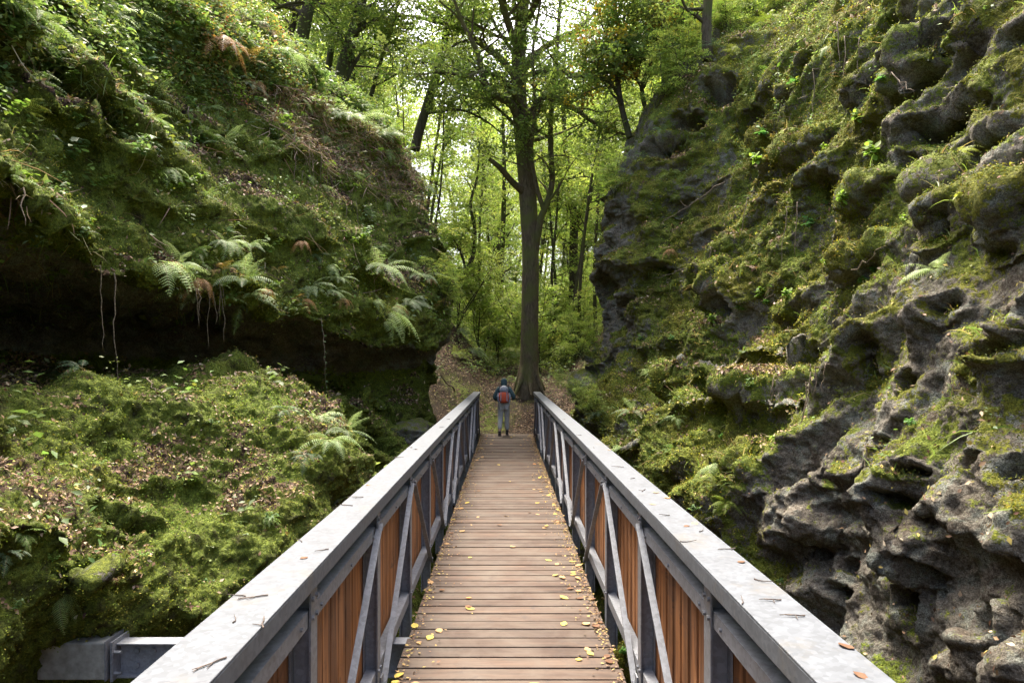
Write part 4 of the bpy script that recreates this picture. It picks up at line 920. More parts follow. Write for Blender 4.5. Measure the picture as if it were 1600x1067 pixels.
# dead stems and brittle twigs matted over the eroded bank
i = sample('L', 2600, lambda s: 1.0 * (np.hypot((s['px'] - 540) / 150, (s['py'] - 225 - (s['px'] - 540) * .5) / 60) < 1) + .06 * (s['q'][:, 2] > 3.2) * (fbm(s['q'], .9, 1, seed=420) > .1), rng, 1.4); s = SURF['L']; n = len(i)
Yd = rng.normal(size=(n, 3)) * (.5, .8, .35) + s['n'][i] * .25 + np.array([0, 0, -.45]); Yd /= np.linalg.norm(Yd, axis=1, keepdims=True)
Zd = np.cross(Yd, rnd_unit(n, rng)); Zd /= np.linalg.norm(Zd, axis=1, keepdims=True); Xd = np.cross(Yd, Zd); sc = rng.uniform(.2, .55, n); v = BLADE[0] * (.75, 1, 1)
V = s['q'][i][:, None] + s['n'][i][:, None] * .04 + sc[:, None, None] * (v[None, :, 0:1] * Xd[:, None] + v[None, :, 1:2] * Yd[:, None] + v[None, :, 2:3] * Zd[:, None])
T = (BLADE[1][None] + (np.arange(n) * 7)[:, None, None]).reshape(-1, 3); K = np.repeat(palette(n, rng, [(.22,.15,.10),(.36,.28,.19),(.12,.08,.05),(.28,.18,.13)], .3), 7, 0)
tag(link('dead_stems', raw_mesh('dead_stems', V.reshape(-1, 3), T, M_LITTER, K)), kind='stuff')

# ---- ferns
def frond(rng, az, el, Lf, col, droop=1.0, n=17, wid=.27):
    """one arching frond: rachis, pinnae that taper, toothed along both edges"""
    V, T, K = [], [], []
    d = np.array([math.cos(az) * math.cos(el), math.sin(az) * math.cos(el), math.sin(el)]); side = np.array([-math.sin(az), math.cos(az), 0]) ; p = np.zeros(3); path = [p]; st = Lf / 20
    for k in range(20):
        p = p + d * st; path.append(p); d = d + np.array([0, 0, -.075 * droop]) + side * rng.normal(0, .012); d /= np.linalg.norm(d)
    path = np.array(path); side = side + np.array([0, 0, rng.normal(0, .25)]); side /= np.linalg.norm(side)
    for k in range(20):      # rachis as a thin strip
        a, b = path[k], path[k + 1]; w0 = side * .0022; i = len(V); V += [a - w0, a + w0, b + w0, b - w0]; T += [(i, i+1, i+2), (i, i+2, i+3)]; K += [np.array([.12,.10,.03])] * 4
    for k in range(n):
        f = .14 + .86 * (k + .5) / n; s_ = f * 20; i0 = min(int(s_), 19); c = path[i0] + (path[i0 + 1] - path[i0]) * (s_ - i0)
        t = path[i0 + 1] - path[i0]; t /= np.linalg.norm(t); up = np.cross(side, t); up *= np.sign(up[2] + 1e-6)
        ln = Lf * wid * (math.sin(min(1, (f - .05) * 2.6) * PI / 2) * (1 - f) ** .75 + .03)
        for sg in (-1, 1):
            if rng.random() < .05: continue
            ln *= rng.uniform(.9, 1.1)
            ax_ = side * sg * .92 + t * .45 - up * .16; ax_ /= np.linalg.norm(ax_); fw = np.cross(up, ax_) * sg; fw = t - ax_ * t.dot(ax_); fw /= np.linalg.norm(fw)
            m = 6; tw = rng.normal(0, .12); cc = col * rng.uniform(.85, 1.15); ww = Lf * .82 / n * .40
            for j in range(m):
                g0, g1 = j / m, (j + 1) / m; wj = ww * (1 - g0 * .8)
                a = c + ax_ * ln * g0 - up * (ln * .25 * g0 ** 2); b = c + ax_ * ln * g1 - up * (ln * .25 * g1 ** 2); mid = (a + b) / 2 + ax_ * ln * .06
                i = len(V); V += [a, b, mid + fw * wj + up * tw * wj, mid - fw * wj - up * tw * wj]; T += [(i, i+1, i+2), (i, i+3, i+1)]; K += [cc, cc * 1.05, cc * 1.12, cc * .92]
    return np.array(V), np.array(T), np.array(K)
def fern_mesh(seed, nf, Lf, col, spread=1.25, el=(.2, .9), droop=1.0):
    rng = np.random.default_rng(seed); parts = []
    for k in range(nf):
        az = -spread + 2 * spread * (k + .5) / nf + rng.normal(0, .15)
        parts.append(frond(rng, az, rng.uniform(*el), Lf * rng.uniform(.7, 1.1), np.array(col) * rng.uniform(.85, 1.15), droop * rng.uniform(.8, 1.4)))
    V, T, K = join(parts); return raw_mesh('fern', V, T, M_LEAF, K)
PALE, GREEN, DEEP, BRONZE, YEL = (.30,.40,.20), (.18,.28,.08), (.10,.18,.10), (.36,.19,.08), (.30,.36,.07)
FM = {'big': [fern_mesh(1, 9, .62, PALE), fern_mesh(2, 8, .58, (.26,.37,.16)), fern_mesh(3, 10, .66, PALE, 1.5), fern_mesh(14, 5, .7, (.27,.37,.15), 1.1, (-.1, .7), 1.6), fern_mesh(15, 6, .5, (.24,.34,.17), 1.5, (.1, 1.2), .7), fern_mesh(16, 12, .48, (.29,.37,.22), 1.4)],
      'green': [fern_mesh(4, 7, .42, GREEN), fern_mesh(5, 6, .46, (.11,.20,.05), 1.0), fern_mesh(6, 8, .40, GREEN, 1.5), fern_mesh(17, 4, .5, (.21,.30,.09), .9, (-.2, .5), 1.8), fern_mesh(18, 9, .34, (.15,.24,.07), 1.6, (.3, 1.3))],
      'deep': [fern_mesh(7, 6, .34, DEEP), fern_mesh(8, 7, .38, (.09,.16,.09))],
      'bronze': [fern_mesh(9, 6, .55, BRONZE, 1.2, (.0, .6), 1.6), fern_mesh(10, 5, .5, (.36,.24,.07), 1.2)],
      'yellow': [fern_mesh(12, 7, .44, YEL), fern_mesh(13, 8, .5, (.20,.28,.04), 1.4)],
      'hang': [fern_mesh(11, 1, .42, (.15,.23,.04), .1, (-.9, -.8), 1.5)]}
fr = random.Random(9)
def put(kind, pos, nrm, scale, lab, cat, group=None, meshes=None, lean=0.0, name='fern'):
    me = fr.choice(meshes or FM[kind]); o = link(name, me)
    o.location = Vector(pos) + Vector(nrm) * .03 * scale
    az = math.atan2(nrm[1], nrm[0]) + fr.uniform(-.45, .45)
    # face the fronds out of the rock, a little towards the light
    o.rotation_euler = (fr.uniform(-.2, .2), lean + fr.uniform(-.15, .15), az); s = scale * fr.uniform(.9, 1.12); o.scale = (s, s, s)
    tag(o, lab, cat, group); return o
FERNS = [
 ('big', 245, 410, 1.0, 'pale fern on the left cave lip, leftmost of the three big pale ones'),
 ('big', 300, 425, 1.15, 'pale arching fern above brown dead fronds on the middle of the left cave lip'),
 ('bronze', 318, 432, .8, 'tuft of rust brown dead fern fronds hanging over the left cave lip'),
 ('big', 365, 385, .75, 'pale small fern just above the cluster on the left cave lip'),
 ('big', 385, 440, 1.0, 'pale spreading fern right of the brown dead fronds on the cave lip'),
 ('big', 600, 420, 1.25, 'large pale fern over the end of the cave, top of the right hand cluster'),
 ('big', 655, 430, 1.2, 'large pale fern at the corner of the cave beside the round rock nose'),
 ('big', 640, 475, 1.3, 'big feathery fern with long drooping fronds at the end of the cave'),
 ('big', 605, 490, 1.2, 'lowest of the feathery ferns hanging over the end of the cave'),
 ('green', 560, 425, 1.2, 'green fern left of the feathery cluster above the cave end'),
 ('hang', 375, 480, 1.3, 'single yellow green frond dangling in front of the dark cave'),
 ('big', 495, 655, .8, 'pale fern on the top edge of the mossy mound'),
 ('big', 520, 690, .9, 'pale fern at the right corner of the mossy mound reaching over the drop'),
 ('big', 540, 672, .8, 'outermost fern leaning from the mossy mound towards the handrail'),
 ('deep', 445, 640, 1.0, 'dark fern on the back of the mossy mound'),
 ('deep', 480, 715, .9, 'dark hanging fern on the right flank of the mossy mound'),
 ('green', 420, 810, .45, 'small fern low on the middle of the mossy mound'),
 ('deep', 95, 580, .8, 'small dark fern at the cave mouth on the brown leaves, left one'),
 ('deep', 135, 578, .8, 'small dark fern at the cave mouth on the brown leaves, right one'),
 ('deep', 12, 868, .55, 'bluish fern at the left edge of the photo on the near boulder'),
 ('green', 30, 835, .5, 'pale fern tip above the bluish fern on the near boulder'),
 ('green', 90, 935, .55, 'small fern growing above the concrete anchor block'),
 ('big', 450, 90, 1.2, 'grey green fern on the left rim beneath the stout trunk'),
 ('big', 425, 70, 1.1, 'grey green fern left of the one beneath the stout rim trunk'),
 ('bronze', 380, 105, 1.5, 'rust coloured bracken on the upper left slope'),
 ('bronze', 350, 65, 1.6, 'orange brown bracken near the top of the left slope'),
 ('bronze', 400, 130, 1.2, 'yellow brown bracken under the rust coloured one on the left slope'),
 ('big', 560, 190, 1.3, 'pale fern on the left rim under the thin sapling'),
 ('big', 610, 215, 1.3, 'pale fern on the left rim beside the leaning tree foot'),
 ('big', 520, 175, 1.2, 'pale fern on the left rim at the foot of the thick leaning trunk'),
 ('big', 690, 300, 1.3, 'pale fern on the left cliff edge halfway down against the forest'),
 ('green', 60, 35, 1.3, 'green fern at the top left corner of the slope'),
 ('green', 110, 60, 1.2, 'yellowish green fern near the top left corner'),
 ('yellow', 30, 170, .9, 'bright fern at the left edge above the mossy ledge'),
 ('big', 265, 270, .7, 'small pale fern in the middle of the left slope'),
 ('green', 330, 310, .8, 'small fern in the middle of the left slope above the cave lip'),
 ('big', 985, 640, .8, 'pale flat fern just above the right handrail'),
 ('green', 1055, 655, .7, 'light fern on the right bank above the middle of the handrail'),
 ('yellow', 1112, 668, .6, 'yellow green fern on the right bank with drooping tips'),
 ('big', 1120, 722, .6, 'pale fern on the right bank just outside the handrail'),
 ('yellow', 1110, 745, .55, 'bright fern under the pale one on the right bank'),
 ('yellow', 1130, 790, .5, 'bright fern lowest on the right bank near the handrail'),
 ('deep', 925, 650, .9, 'dark fern at the foot of the right cliff near the far handrail end'),
 ('yellow', 1150, 85, 1.4, 'bright fern on the top ledge of the right cliff'),
 ('yellow', 1200, 30, 1.1, 'bright fern at the top of the right cliff above the dark hollow'),
 ('deep', 1112, 75, 1.3, 'dark green fern beside the straight trunk on the right cliff'),
 ('deep', 1030, 205, 1.1, 'dark fern on the ledge under the curved cliff tree'),
 ('deep', 1000, 240, 1.1, 'dark fern lower on the ledge under the curved cliff tree'),
 ('bronze', 1052, 385, .7, 'dry straw coloured frond leaning out of the right cliff'),
 ('green', 740, 470, 1.6, 'green fern on the bank below the crooked bush'),
 ('yellow', 808, 590, 1.2, 'yellow green fern at the foot of the big beech'),
]
for kind, x, y, s_, lab in FERNS:
    h = pick(x, y) or pick(x - 12, y + 8) or pick(x + 12, y + 12)
    if h is None: print('no surface for fern', x, y); continue
    put(kind, h[0], h[1], s_ * 1.05, lab, 'fern')
used = []
for k in range(46):
    cx_, cy_, sx_ = ((340, 420, 60), (625, 455, 45), (470, 440, 70))[k % 3]; x, y = fr.gauss(cx_, sx_), fr.gauss(cy_, 30); h = pick(x, y)
    if h is not None and h[0][1] < 17: put(fr.choice(['big', 'big', 'big', 'green', 'deep', 'bronze']), h[0], h[1], fr.uniform(.5, .85), 'lesser fern in the clusters along the lip of the left cave', 'fern', 'lesser ferns along the lip of the left cave')
def scatter_plants(key, n, wfun, kinds, lab, cat, group, sc, seed, meshes=None, name='fern', mind=14):
    rng = np.random.default_rng(seed); s = SURF[key]; cnt = 0
    for j in sample(key, n * 4, wfun, rng, 1.7):
        x, y = s['px'][j], s['py'][j]
        if any(abs(x - a) < mind and abs(y - b) < mind for a, b in used): continue
        used.append((x, y)); put(fr.choice(kinds) if kinds else None, s['q'][j], s['n'][j], fr.uniform(*sc), lab, cat, group, meshes, name=name); cnt += 1
        if cnt >= n: break
scatter_plants('L', 72, lambda s: (s['py'] < 420) * (s['q'][:, 2] > 3) * (.25 + 1.5 * sstep(260, 60, s['py'] - (s['px'] - 200) * .25)) * (s['n'][:, 2] > -.2), ['green', 'big', 'green', 'deep'],
    'green fern among the undergrowth of the left slope', 'fern', 'ferns among the undergrowth of the left slope', (.6, 1.1), 301)
scatter_plants('R', 34, lambda s: (s['moss'] > .5) * (.3 + (s['q'][:, 1] > 11) * 1.2) * (s['n'][:, 2] > -.1), ['green', 'yellow', 'deep', 'big'],
    'small fern rooted in the moss of the right rock face', 'fern', 'small ferns in the moss of the right rock face', (.35, .75), 302)
scatter_plants('G', 40, lambda s: (s['q'][:, 1] > 21.5) * (s['n'][:, 2] > .2) * (s['q'][:, 1] < 34) * (.2 + (s['px'] < 780) * (s['py'] < 560)), ['green', 'yellow', 'green', 'big'],
    'fern on the forest bank beyond the bridge', 'fern', 'ferns on the forest bank beyond the bridge', (1.2, 2.0), 303)

# ---- broad-leaved herbs
OVAL = (np.array([(0,0,0),(.22,.25,.03),(.30,.55,.05),(.16,.85,.02),(0,1,-.03),(-.16,.85,.02),(-.30,.55,.05),(-.22,.25,.03),(0,.5,0)], float),
        np.array([(0,1,8),(1,2,8),(2,3,8),(3,4,8),(4,5,8),(5,6,8),(6,7,8),(7,0,8)]))
def herb_mesh(seed, stems, H, leaf, col, lean=.6):
    rng = np.random.default_rng(seed); parts = []
    for k in range(stems):
        pts, rd = wander((0, 0, 0), (lean + rng.normal(0, .3), rng.normal(0, .5), 1), H * rng.uniform(.7, 1.2), .003, .0012, 7, rng, .1, -.05)
        V, T, K = [], [], []
        for a, b in zip(pts[:-1], pts[1:]):
            i = len(V); w0 = Vector((0, .002, 0)); V += [a - w0, a + w0, b + w0, b - w0]; T += [(i, i+1, i+2), (i, i+2, i+3)]; K += [(.10,.12,.04)] * 4
        parts.append((np.array([tuple(v) for v in V]), np.array(T), np.array(K, float)))
        P, N, S = [], [], []
        for j in range(2, 8):
            for sg in (0, 1): P.append(tuple(pts[j])); N.append(rng.normal(0, .3, 3) + (0.2, 0, 1)); S.append(leaf * rng.uniform(.7, 1.2))
        n = len(P); sp_ = rng.uniform(0, 6.28, n); parts.append(stamp(OVAL, np.array(P), np.array(N), np.array(S), sp_, palette(n, rng, [col], .25)))
    V, T, K = join(parts); return raw_mesh('herb', V, T, M_LEAF, K)
HG = [herb_mesh(21, 3, .22, .065, (.13,.22,.04)), herb_mesh(22, 4, .18, .055, (.10,.19,.05)), herb_mesh(23, 3, .26, .07, (.16,.25,.04)), herb_mesh(24, 5, .2, .05, (.12,.20,.07))]
HB = [herb_mesh(25, 3, .20, .085, (.12,.27,.05)), herb_mesh(26, 2, .16, .09, (.10,.25,.06)), herb_mesh(27, 3, .14, .08, (.18,.29,.05))]
HERBS = [
 (1362, 245, 1.1, 'bright green plant with broad leaves between the mossy ribs of the right cliff'),
 (1312, 318, .9, 'small broad leaved plant below and left of the bright green one on the right cliff'),
 (1262, 352, .9, 'broad leaved plant beside the thin hanging roots on the right cliff'),
 (1225, 465, .9, 'leafy stem on the edge of the mossy overhang under the hanging roots'),
 (1180, 470, 1.0, 'leafy stem left of the one on the mossy overhang'),
 (1155, 490, 1.0, 'leafy plant lying over the moss left of the other leafy stems'),
 (1110, 500, 1.0, 'lowest leafy plant trailing over the moss towards the brown leaves'),
 (1190, 215, 1.3, 'pointed leaved plant at the bottom of the bright hanging stem'),
 (1180, 255, 1.1, 'broad leaved plant on the mossy rib below the bright hanging stem'),
 (1240, 130, 1.1, 'leafy sprig at the edge of the dark hollow on the upper right'),
 (1335, 190, .9, 'tiny leafy plant under the large pitted boulder'),
 (495, 395, 1.0, 'dark bluish leafy plant in the middle of the lower left slope'),
 (350, 300, .9, 'yellow green leafy plant in the middle of the left slope'),
 (420, 810, .6, 'small serrated leafed plant on the middle of the mossy mound'),
 (580, 240, 1.5, 'bushy bluish green plant on the left rim over the bare roots'),
]
for x, y, s_, lab in HERBS:
    h = pick(x, y)
    if h: put(None, h[0], h[1], s_, lab, 'plant', None, HB if x > 800 else HG, name='leafy_plant')
scatter_plants('L', 90, lambda s: (s['q'][:, 2] > 2.8) * (s['fac'] > 0) * (.15 + sstep(330, 60, s['py'] - (s['px'] - 200) * .2)), None, 'leafy plant on the overgrown left slope', 'plant',
    'leafy plants on the overgrown left slope', (.8, 1.5), 304, HG, 'leafy_plant', 12)
scatter_plants('R', 44, lambda s: (s['moss'] > .5) * (s['n'][:, 2] > .05) * (s['px'] < 1450), None, 'small leafy plant in the moss of the right cliff', 'plant',
    'small leafy plants in the moss of the right cliff', (.35, .8), 305, HB + HG, 'leafy_plant', 16)
scatter_plants('L', 26, lambda s: (s['q'][:, 2] < 2.2) * (s['moss'] > .4) * (s['n'][:, 2] > .1), None, 'tiny seedling on the mossy mound', 'plant',
    'tiny seedlings on the mossy mound', (.2, .42), 306, HG, 'seedling', 16)

# ---- hanging roots and trailing stems
def hanging(px, py, length, lab, group=None, leaves=0, r=.007, out=.16, slant=0.0, name='hanging_root', light=True, seed=1):
    h = pick(px, py)
    if h is None: return
    rg = np.random.default_rng(seed + int(px)); p = Vector(h[0]) ; n = Vector(h[1]); n.z = 0; n = n.normalized() if n.length > .01 else Vector((-1, 0, 0))
    r *= 1.3; pts = [p - n * .03, p + n * out * .7 + Vector((0, 0, .02))]; k = max(6, int(length / .09)); d = Vector((0, slant, 0))
    for i in range(k):
        pts.append(pts[-1] + Vector((rg.normal(0, .012), rg.normal(0, .016), -length / k)) + n * (out * .3 / k) + d * (length / k))
    mb = MB(); mb.tube(pts, [r * (1.1 - .7 * i / len(pts)) for i in range(len(pts))], 5); o = mb.build(name, M_TWIG, None, True); tag(o, lab, 'root' if not leaves else 'vine', group)
    if leaves:
        P = np.array([tuple(pts[2 + int(j / 2 * (len(pts) - 3) / max(1, leaves / 2)) % (len(pts) - 2)]) for j in range(leaves)]); n_ = len(P)
        N = np.array([0, 0, .6]) + rg.normal(size=(n_, 3)) * .5 - np.array([0, .8, 0])
        V, T, K = stamp(OVAL, P, N, rg.uniform(.06, .10, n_) * (1.0 if light else .6), rg.uniform(0, 6.28, n_), palette(n_, rg, [(.18,.30,.05)] if light else [(.12,.20,.07)], .2))
        link('leaves', raw_mesh('leaves', V, T, M_LEAF, K), o)
hanging(140, 420, .95, 'thin root hanging free in front of the dark cave, left of two', r=.005, out=.12)
hanging(186, 430, 1.3, 'long thin root reaching the mossy mound in front of the cave', r=.006, out=.12)
hanging(497, 505, 1.25, 'thin leafy stem hanging in front of the dark cave end', leaves=12, r=.005, light=False)
hanging(102, 110, 1.0, 'pale root slanting out of the small dark hollow at the upper left', slant=-.5, r=.008)
hanging(290, 165, .9, 'wavy pale root down the green slab of the left slope', r=.006)
hanging(22, 300, .35, 'short pale root at the left end of the cave lip', r=.006)
hanging(600, 270, 1.0, 'root over the bare brown bank on the left cliff edge', r=.008)
hanging(462, 200, 1.5, 'long pale root on the left slope below the bare brown roots', r=.008)
hanging(1258, 60, 1.0, 'long wavy root hanging down the upper right cliff', r=.006)
hanging(1275, 110, .95, 'second wavy root hanging beside the long one on the upper right cliff', r=.006, slant=-.15)
hanging(1310, 40, .75, 'root hanging from the overgrown brow of the right cliff', r=.007)
hanging(1322, 60, .7, 'root beside the brow root at the dark hollow of the right cliff', r=.006, slant=-.12)
hanging(1345, 60, .5, 'short stout root by the boulder hollow of the right cliff', r=.008)
hanging(1238, 330, .85, 'thin root hanging over the mossy overhang, left of a pair', r=.006)
hanging(1255, 325, .8, 'thin root hanging over the mossy overhang, right of a pair', r=.006)
hanging(1125, 320, .8, 'pale forked root on the middle rib of the right cliff', r=.010)
hanging(1170, 320, .6, 'curved pale root right of the forked root on the right cliff', r=.007, slant=.35)
hanging(1110, 390, .45, 'short root below the forked one on the right cliff', r=.006)
hanging(1222, 95, 1.15, 'bright leafy stem hanging against the dark hollow of the right cliff', leaves=22, r=.005)
hanging(1205, 20, .8, 'bright leafy stem trailing from the top of the right cliff', leaves=26, r=.005)
hanging(1360, 700, .35, 'short root on the pitted rock by the handrail', r=.005)
for x0, y0, x1, y1, nn, lab, grp in ((470, 190, 690, 330, 40, 'fine root hanging from the eroded brown bank on the left', 'fine roots of the eroded bank on the left'),
                                     (300, 440, 350, 470, 7, 'fine root under the brown dead fronds at the cave lip', 'fine roots under the dead fronds'),
                                     (1200, 560, 1320, 600, 8, 'fine root in the mossy hollow beside the pitted rock', 'fine roots in the hollow of the right cliff')):
    for k in range(nn): hanging(fr.uniform(x0, x1), fr.uniform(y0, y1), fr.uniform(.25, .8), lab, grp, r=.005, out=.06, seed=k * 7 + 3)
def branch(px0, px1, off, lab, r=.014, forks=3, seed=1, name='fallen_branch'):
    a, b = pick(*px0), pick(*px1)
    if a is None or b is None: return
    rg = np.random.default_rng(seed); A = Vector(a[0]) + Vector(a[1]) * off; Bq = Vector(b[0]) + Vector(b[1]) * off
    if (A - Bq).length > 4: Bq = A + (Bq - A).normalized() * 2
    n = 9; pts = [A.lerp(Bq, i / n) + Vector(rg.normal(0, .02, 3)) for i in range(n + 1)]; mb = MB(); mb.tube(pts, [r * (1.1 - .8 * i / n) for i in range(n + 1)], 6)
    for k in range(forks):
        i = int(rg.integers(2, n - 1)); d = (Bq - A).normalized() + Vector(rg.normal(0, .45, 3)); tw, tr_ = wander(pts[i], d, (A - Bq).length * .3, r * .5, r * .15, 5, rg, .12, 0); mb.tube(tw, tr_, 5)
    tag(mb.build(name, M_TWIG, None, True), lab, 'branch')
branch((1135, 285), (1030, 350), .12, 'pale dead branch sticking out left from the right cliff', seed=2)
branch((1065, 415), (1020, 437), .10, 'straw coloured dead twig low on the right cliff', .010, 2, 3)
branch((1330, 420), (1385, 375), .05, 'thin bare twig slanting across the moss left of the pitted rock', .007, 1, 4)
branch((230, 590), (250, 615), .06, 'bare twig standing on top of the mossy mound', .007, 1, 5)
branch((1395, 105), (1430, 160), .10, 'thin bent twig in front of the upper boulder', .007, 1, 6)
branch((820, 550), (850, 560), .1, 'fallen branch lying right behind the big beech', .05, 3, 7)
branch((855, 545), (885, 575), .1, 'fallen branch on the brown leaves right of the big beech', .04, 3, 8)
branch((720, 555), (775, 575), .1, 'fallen branch across the leafy bank left of the big beech', .04, 3, 9)
branch((715, 610), (690, 590), .08, 'fallen branch beside the far end of the handrail', .03, 2, 10)
BUSHES = [(1068, 112, .34, 'low bush on the ledge left of the straight trunk on the right cliff'), (1135, 45, .30, 'leafy bush at the top edge of the photo beside the bright fern'),
 (1020, 165, .32, 'scrubby bush around the foot of the curved cliff tree'), (955, 300, .25, 'small bush on the corner of the far right cliff'), (1205, 15, .22, 'bright bush hanging over the top of the right cliff'),
 (700, 470, .26, 'bush over the round rock nose at the cave end'),
 (905, 560, .30, 'leafy bush at the foot of the far right cliff'), (895, 625, .20, 'low green bush beside the far end of the right handrail'), (930, 640, .18, 'small green bush between the right handrail and the moss bank'),
 (730, 500, .35, 'green bush on the steep bank left of the big beech'), (760, 540, .28, 'low bush on the leafy bank left of the big beech'), (1160, 10, .3, 'bush above the bright fern on the right cliff')]
for k, (x, y, s_, lab) in enumerate(BUSHES):
    h = pick(x, y) or pick(x + 8, y + 12)
    if not h: print('no bush', x, y); continue
    o = copy_tree(sap_p[k % 3]); o.location = Vector(h[0]) - Vector((0, 0, .05)); o.rotation_euler = (fr.uniform(-.2, .2), fr.uniform(-.2, .2), fr.uniform(0, 6.28)); s_ *= fr.uniform(.9, 1.1); o.scale = (s_ * 1.3, s_ * 1.3, s_)
    o['label'] = lab
    if 'group' in o.keys(): del o['group']
# pale boulders half sunk in the left slope and at the far right foot
def boulder(px, py, sx, lab, mt, seed, sink=.35):
    h = pick(px, py)
    if h is None: return
    me = bpy.data.meshes.new('boulder'); import bmesh; bm_ = bmesh.new(); bmesh.ops.create_icosphere(bm_, subdivisions=5, radius=1); bm_.to_mesh(me); bm_.free()
    v = np.empty(len(me.vertices) * 3, np.float32); me.vertices.foreach_get('co', v); v = v.reshape(-1, 3).astype(float)
    v *= (1 + fbm(v, .9, 3, seed=seed) * .35 + fbm(v, 4, 3, seed=seed + 5) * .06)[:, None]; v *= np.array(sx); me.vertices.foreach_set('co', v.astype(np.float32).ravel())
    for p in me.polygons: p.use_smooth = True
    at_ = me.attributes.new('moss', 'FLOAT', 'POINT'); at_.data.foreach_set('value', (.25 + .3 * v[:, 2] / sx[2]).astype(np.float32)); me.materials.append(mt)
    o = link('boulder', me); o.location = Vector(h[0]) - Vector(h[1]) * sink * min(sx); tag(o, lab, 'boulder')
boulder(905, 600, (.55, .9, .6), 'mossy green block at the foot of the right cliff near the far rail end', M_ROCK_R, 9, .5)
boulder(655, 672, (.8, 1.2, .4), 'low mossy slab at the foot of the round rock nose', M_ROCK_L, 15, .5)

# ------------------------------------------------------------------ fallen leaves and twigs on the bridge
def curl_leaf(seed, col):
    rg = np.random.default_rng(seed); v = OVAL[0].copy(); v[:, 0] *= rg.uniform(1.0, 1.3); v[:, 1] -= .5
    v[:, 2] = rg.uniform(.1, .35) * v[:, 0] ** 2 * 4 * .3 + rg.uniform(-.2, .3) * v[:, 1] ** 2 + rg.uniform(0, .06, len(v)); v[:, 2] -= v[:, 2].min()
    K = np.repeat(np.array([col]), len(v), 0) * rg.uniform(.75, 1.2, (len(v), 1)); me = raw_mesh('fallen_leaf', v, OVAL[1], M_LITTER, K); return me
LV = {'yellow': [curl_leaf(s_, (.55,.42,.09)) for s_ in (1, 2, 3)], 'tan': [curl_leaf(s_, (.42,.26,.12)) for s_ in (4, 5, 6)],
      'brown': [curl_leaf(s_, (.14,.07,.035)) for s_ in (7, 8, 9)], 'orange': [curl_leaf(s_, (.48,.22,.07)) for s_ in (10, 11)]}
def lay_leaf(x, y, z, kind, lab, grp, s_):
    o = link('fallen_leaf', fr.choice(LV[kind])); o.location = (x, y, z); o.rotation_euler = (fr.uniform(-.15, .15), fr.uniform(-.15, .15), fr.uniform(0, 6.28)); o.scale = (s_, s_, s_ * fr.uniform(.5, 1.3)); tag(o, lab, 'leaf', grp)
for k in range(150):
    e = fr.random(); y = 3.9 + 15.4 * fr.random() ** 1.15
    x = (.72 - abs(fr.gauss(0, .17))) * (1 if e < .62 else -1) if fr.random() < .86 else fr.uniform(-.7, .7)
    x = max(-.72, min(.72, x)) + BX; kd = fr.choices(['yellow', 'tan', 'brown', 'orange'], [4, 4, 3, 1])[0]
    lay_leaf(x, y, .008, kd, f'{kd} fallen leaf on the deck boards', f'{kd} fallen leaves on the deck boards', fr.uniform(.05, .095))
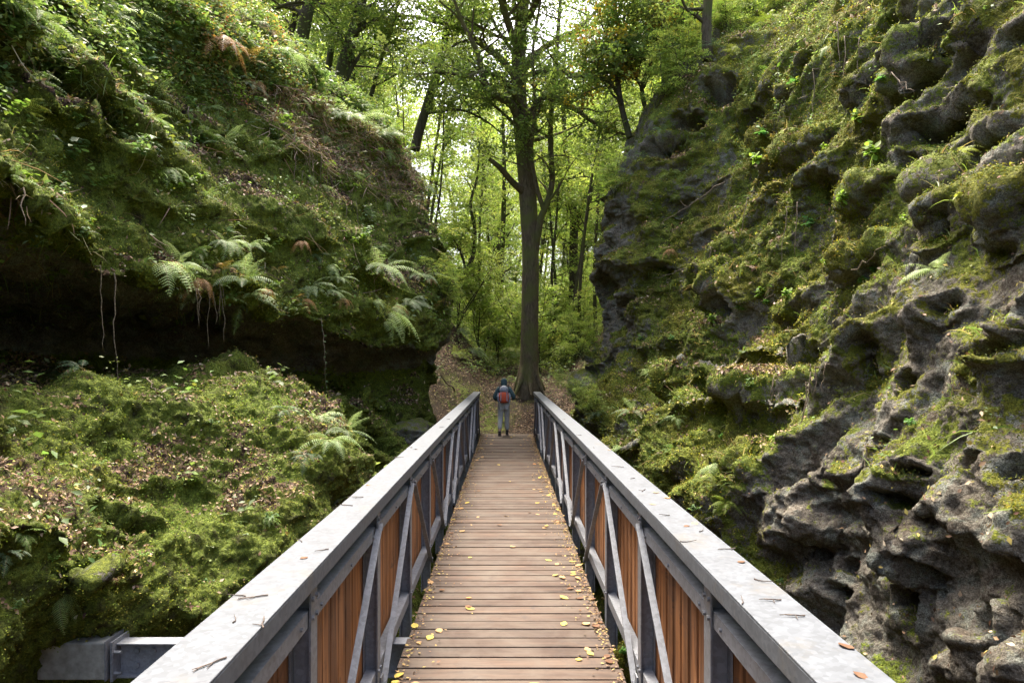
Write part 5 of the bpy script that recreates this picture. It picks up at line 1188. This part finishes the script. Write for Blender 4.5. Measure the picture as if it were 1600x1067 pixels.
# drifts of crumbled leaves and needles along the deck edges: too fine to count
rng = np.random.default_rng(501); n = 5200; e = np.where(rng.random(n) < .6, 1, -1); yy = 3.5 + 16 * rng.random(n) ** .9
xx = e * (.73 - np.abs(rng.normal(0, .045 + .09 * (rng.random(n) < .3), n))) + BX
V, T, K = stamp(LEAF2, np.stack([xx, yy, np.full(n, .006) + rng.random(n) * .006], 1), np.array([0, 0, 1.]) + rng.normal(size=(n, 3)) * .3, rng.uniform(.012, .034, n), rng.uniform(0, 6.28, n),
                palette(n, rng, [(.22,.13,.07),(.12,.07,.04),(.40,.30,.10),(.30,.2,.1)], .3))
tag(link('leaf_crumbs', raw_mesh('leaf_crumbs', V, T, M_LITTER, K)), kind='stuff')
M_NEEDLE = flat_material('dry_twig', (.05, .04, .035), (.13, .10, .08), 60)
def twig_mesh(seed, L0):
    rg = np.random.default_rng(seed); mb = MB(); p, r_ = wander((-L0 / 2, 0, .004), (1, 0, 0), L0, .0028, .0012, 5, rg, .18, 0)
    p = [Vector((q_.x, q_.y, max(.003, abs(q_.z) * .4))) for q_ in p]; mb.tube(p, r_, 5)
    for k in range(int(rg.integers(0, 3))):
        j = int(rg.integers(1, 4)); a = rg.uniform(-1.2, 1.2); e_ = p[j] + Vector((math.cos(a), math.sin(a), 0)) * L0 * .35; e_.z = .004; mb.tube([p[j], e_], [.002, .001], 5)
    me = bpy.data.meshes.new('twig'); me.from_pydata(mb.v, [], mb.f); me.materials.append(M_NEEDLE); return me
TW = [twig_mesh(s_, .09) for s_ in range(6)]
def cap_pt(px, py):      # point of a handrail top under a photo pixel
    y = (EYE - 1.2) * F / (py - CY); return (px - CX) * y / F, y
CAPS = [('l', 575, 758), ('l', 475, 872), ('t', 395, 935), ('t', 372, 968), ('t', 412, 975), ('t', 365, 930), ('t', 500, 860), ('t', 455, 845), ('t', 540, 790), ('t', 555, 778), ('t', 330, 1040), ('t', 620, 715), ('l', 650, 702),
        ('t', 640, 700), ('t', 690, 668), ('t', 700, 655), ('t', 720, 640), ('l', 952, 703), ('t', 985, 748), ('t', 1000, 766), ('l', 1025, 770), ('l', 1020, 788), ('t', 1038, 806), ('l', 1048, 778), ('l', 1073, 822), ('l', 1085, 818),
        ('t', 1100, 830), ('t', 1077, 848), ('l', 1158, 878), ('t', 1190, 910), ('t', 1165, 940), ('t', 1205, 940), ('l', 1345, 1056), ('l', 1332, 1010), ('t', 1140, 860), ('t', 930, 700), ('t', 905, 680), ('t', 880, 655), ('t', 1240, 965), ('t', 965, 730)]
side_n = {-1: 'left', 1: 'right'}
for k, (t, px, py) in enumerate(CAPS):
    x, y = cap_pt(px, py); sd_ = 1 if x > 0 else -1; x = sd_ * min(max(abs(x - BX), .79), .945) + BX
    if t == 't': o = link('twig', fr.choice(TW)); o.location = (x, y, 1.2005); o.rotation_euler = (0, 0, fr.uniform(0, 6.28)); s_ = fr.uniform(.6, 1.2); o.scale = (s_, s_, 1); tag(o, f'dry twig lying on top of the {side_n[sd_]} handrail', 'twig', f'dry twigs on the {side_n[sd_]} handrail')
    else: lay_leaf(x, y, 1.2015, fr.choice(['tan', 'brown']), f'curled dry leaf lying on top of the {side_n[sd_]} handrail', f'dry leaves on the {side_n[sd_]} handrail', fr.uniform(.035, .055))
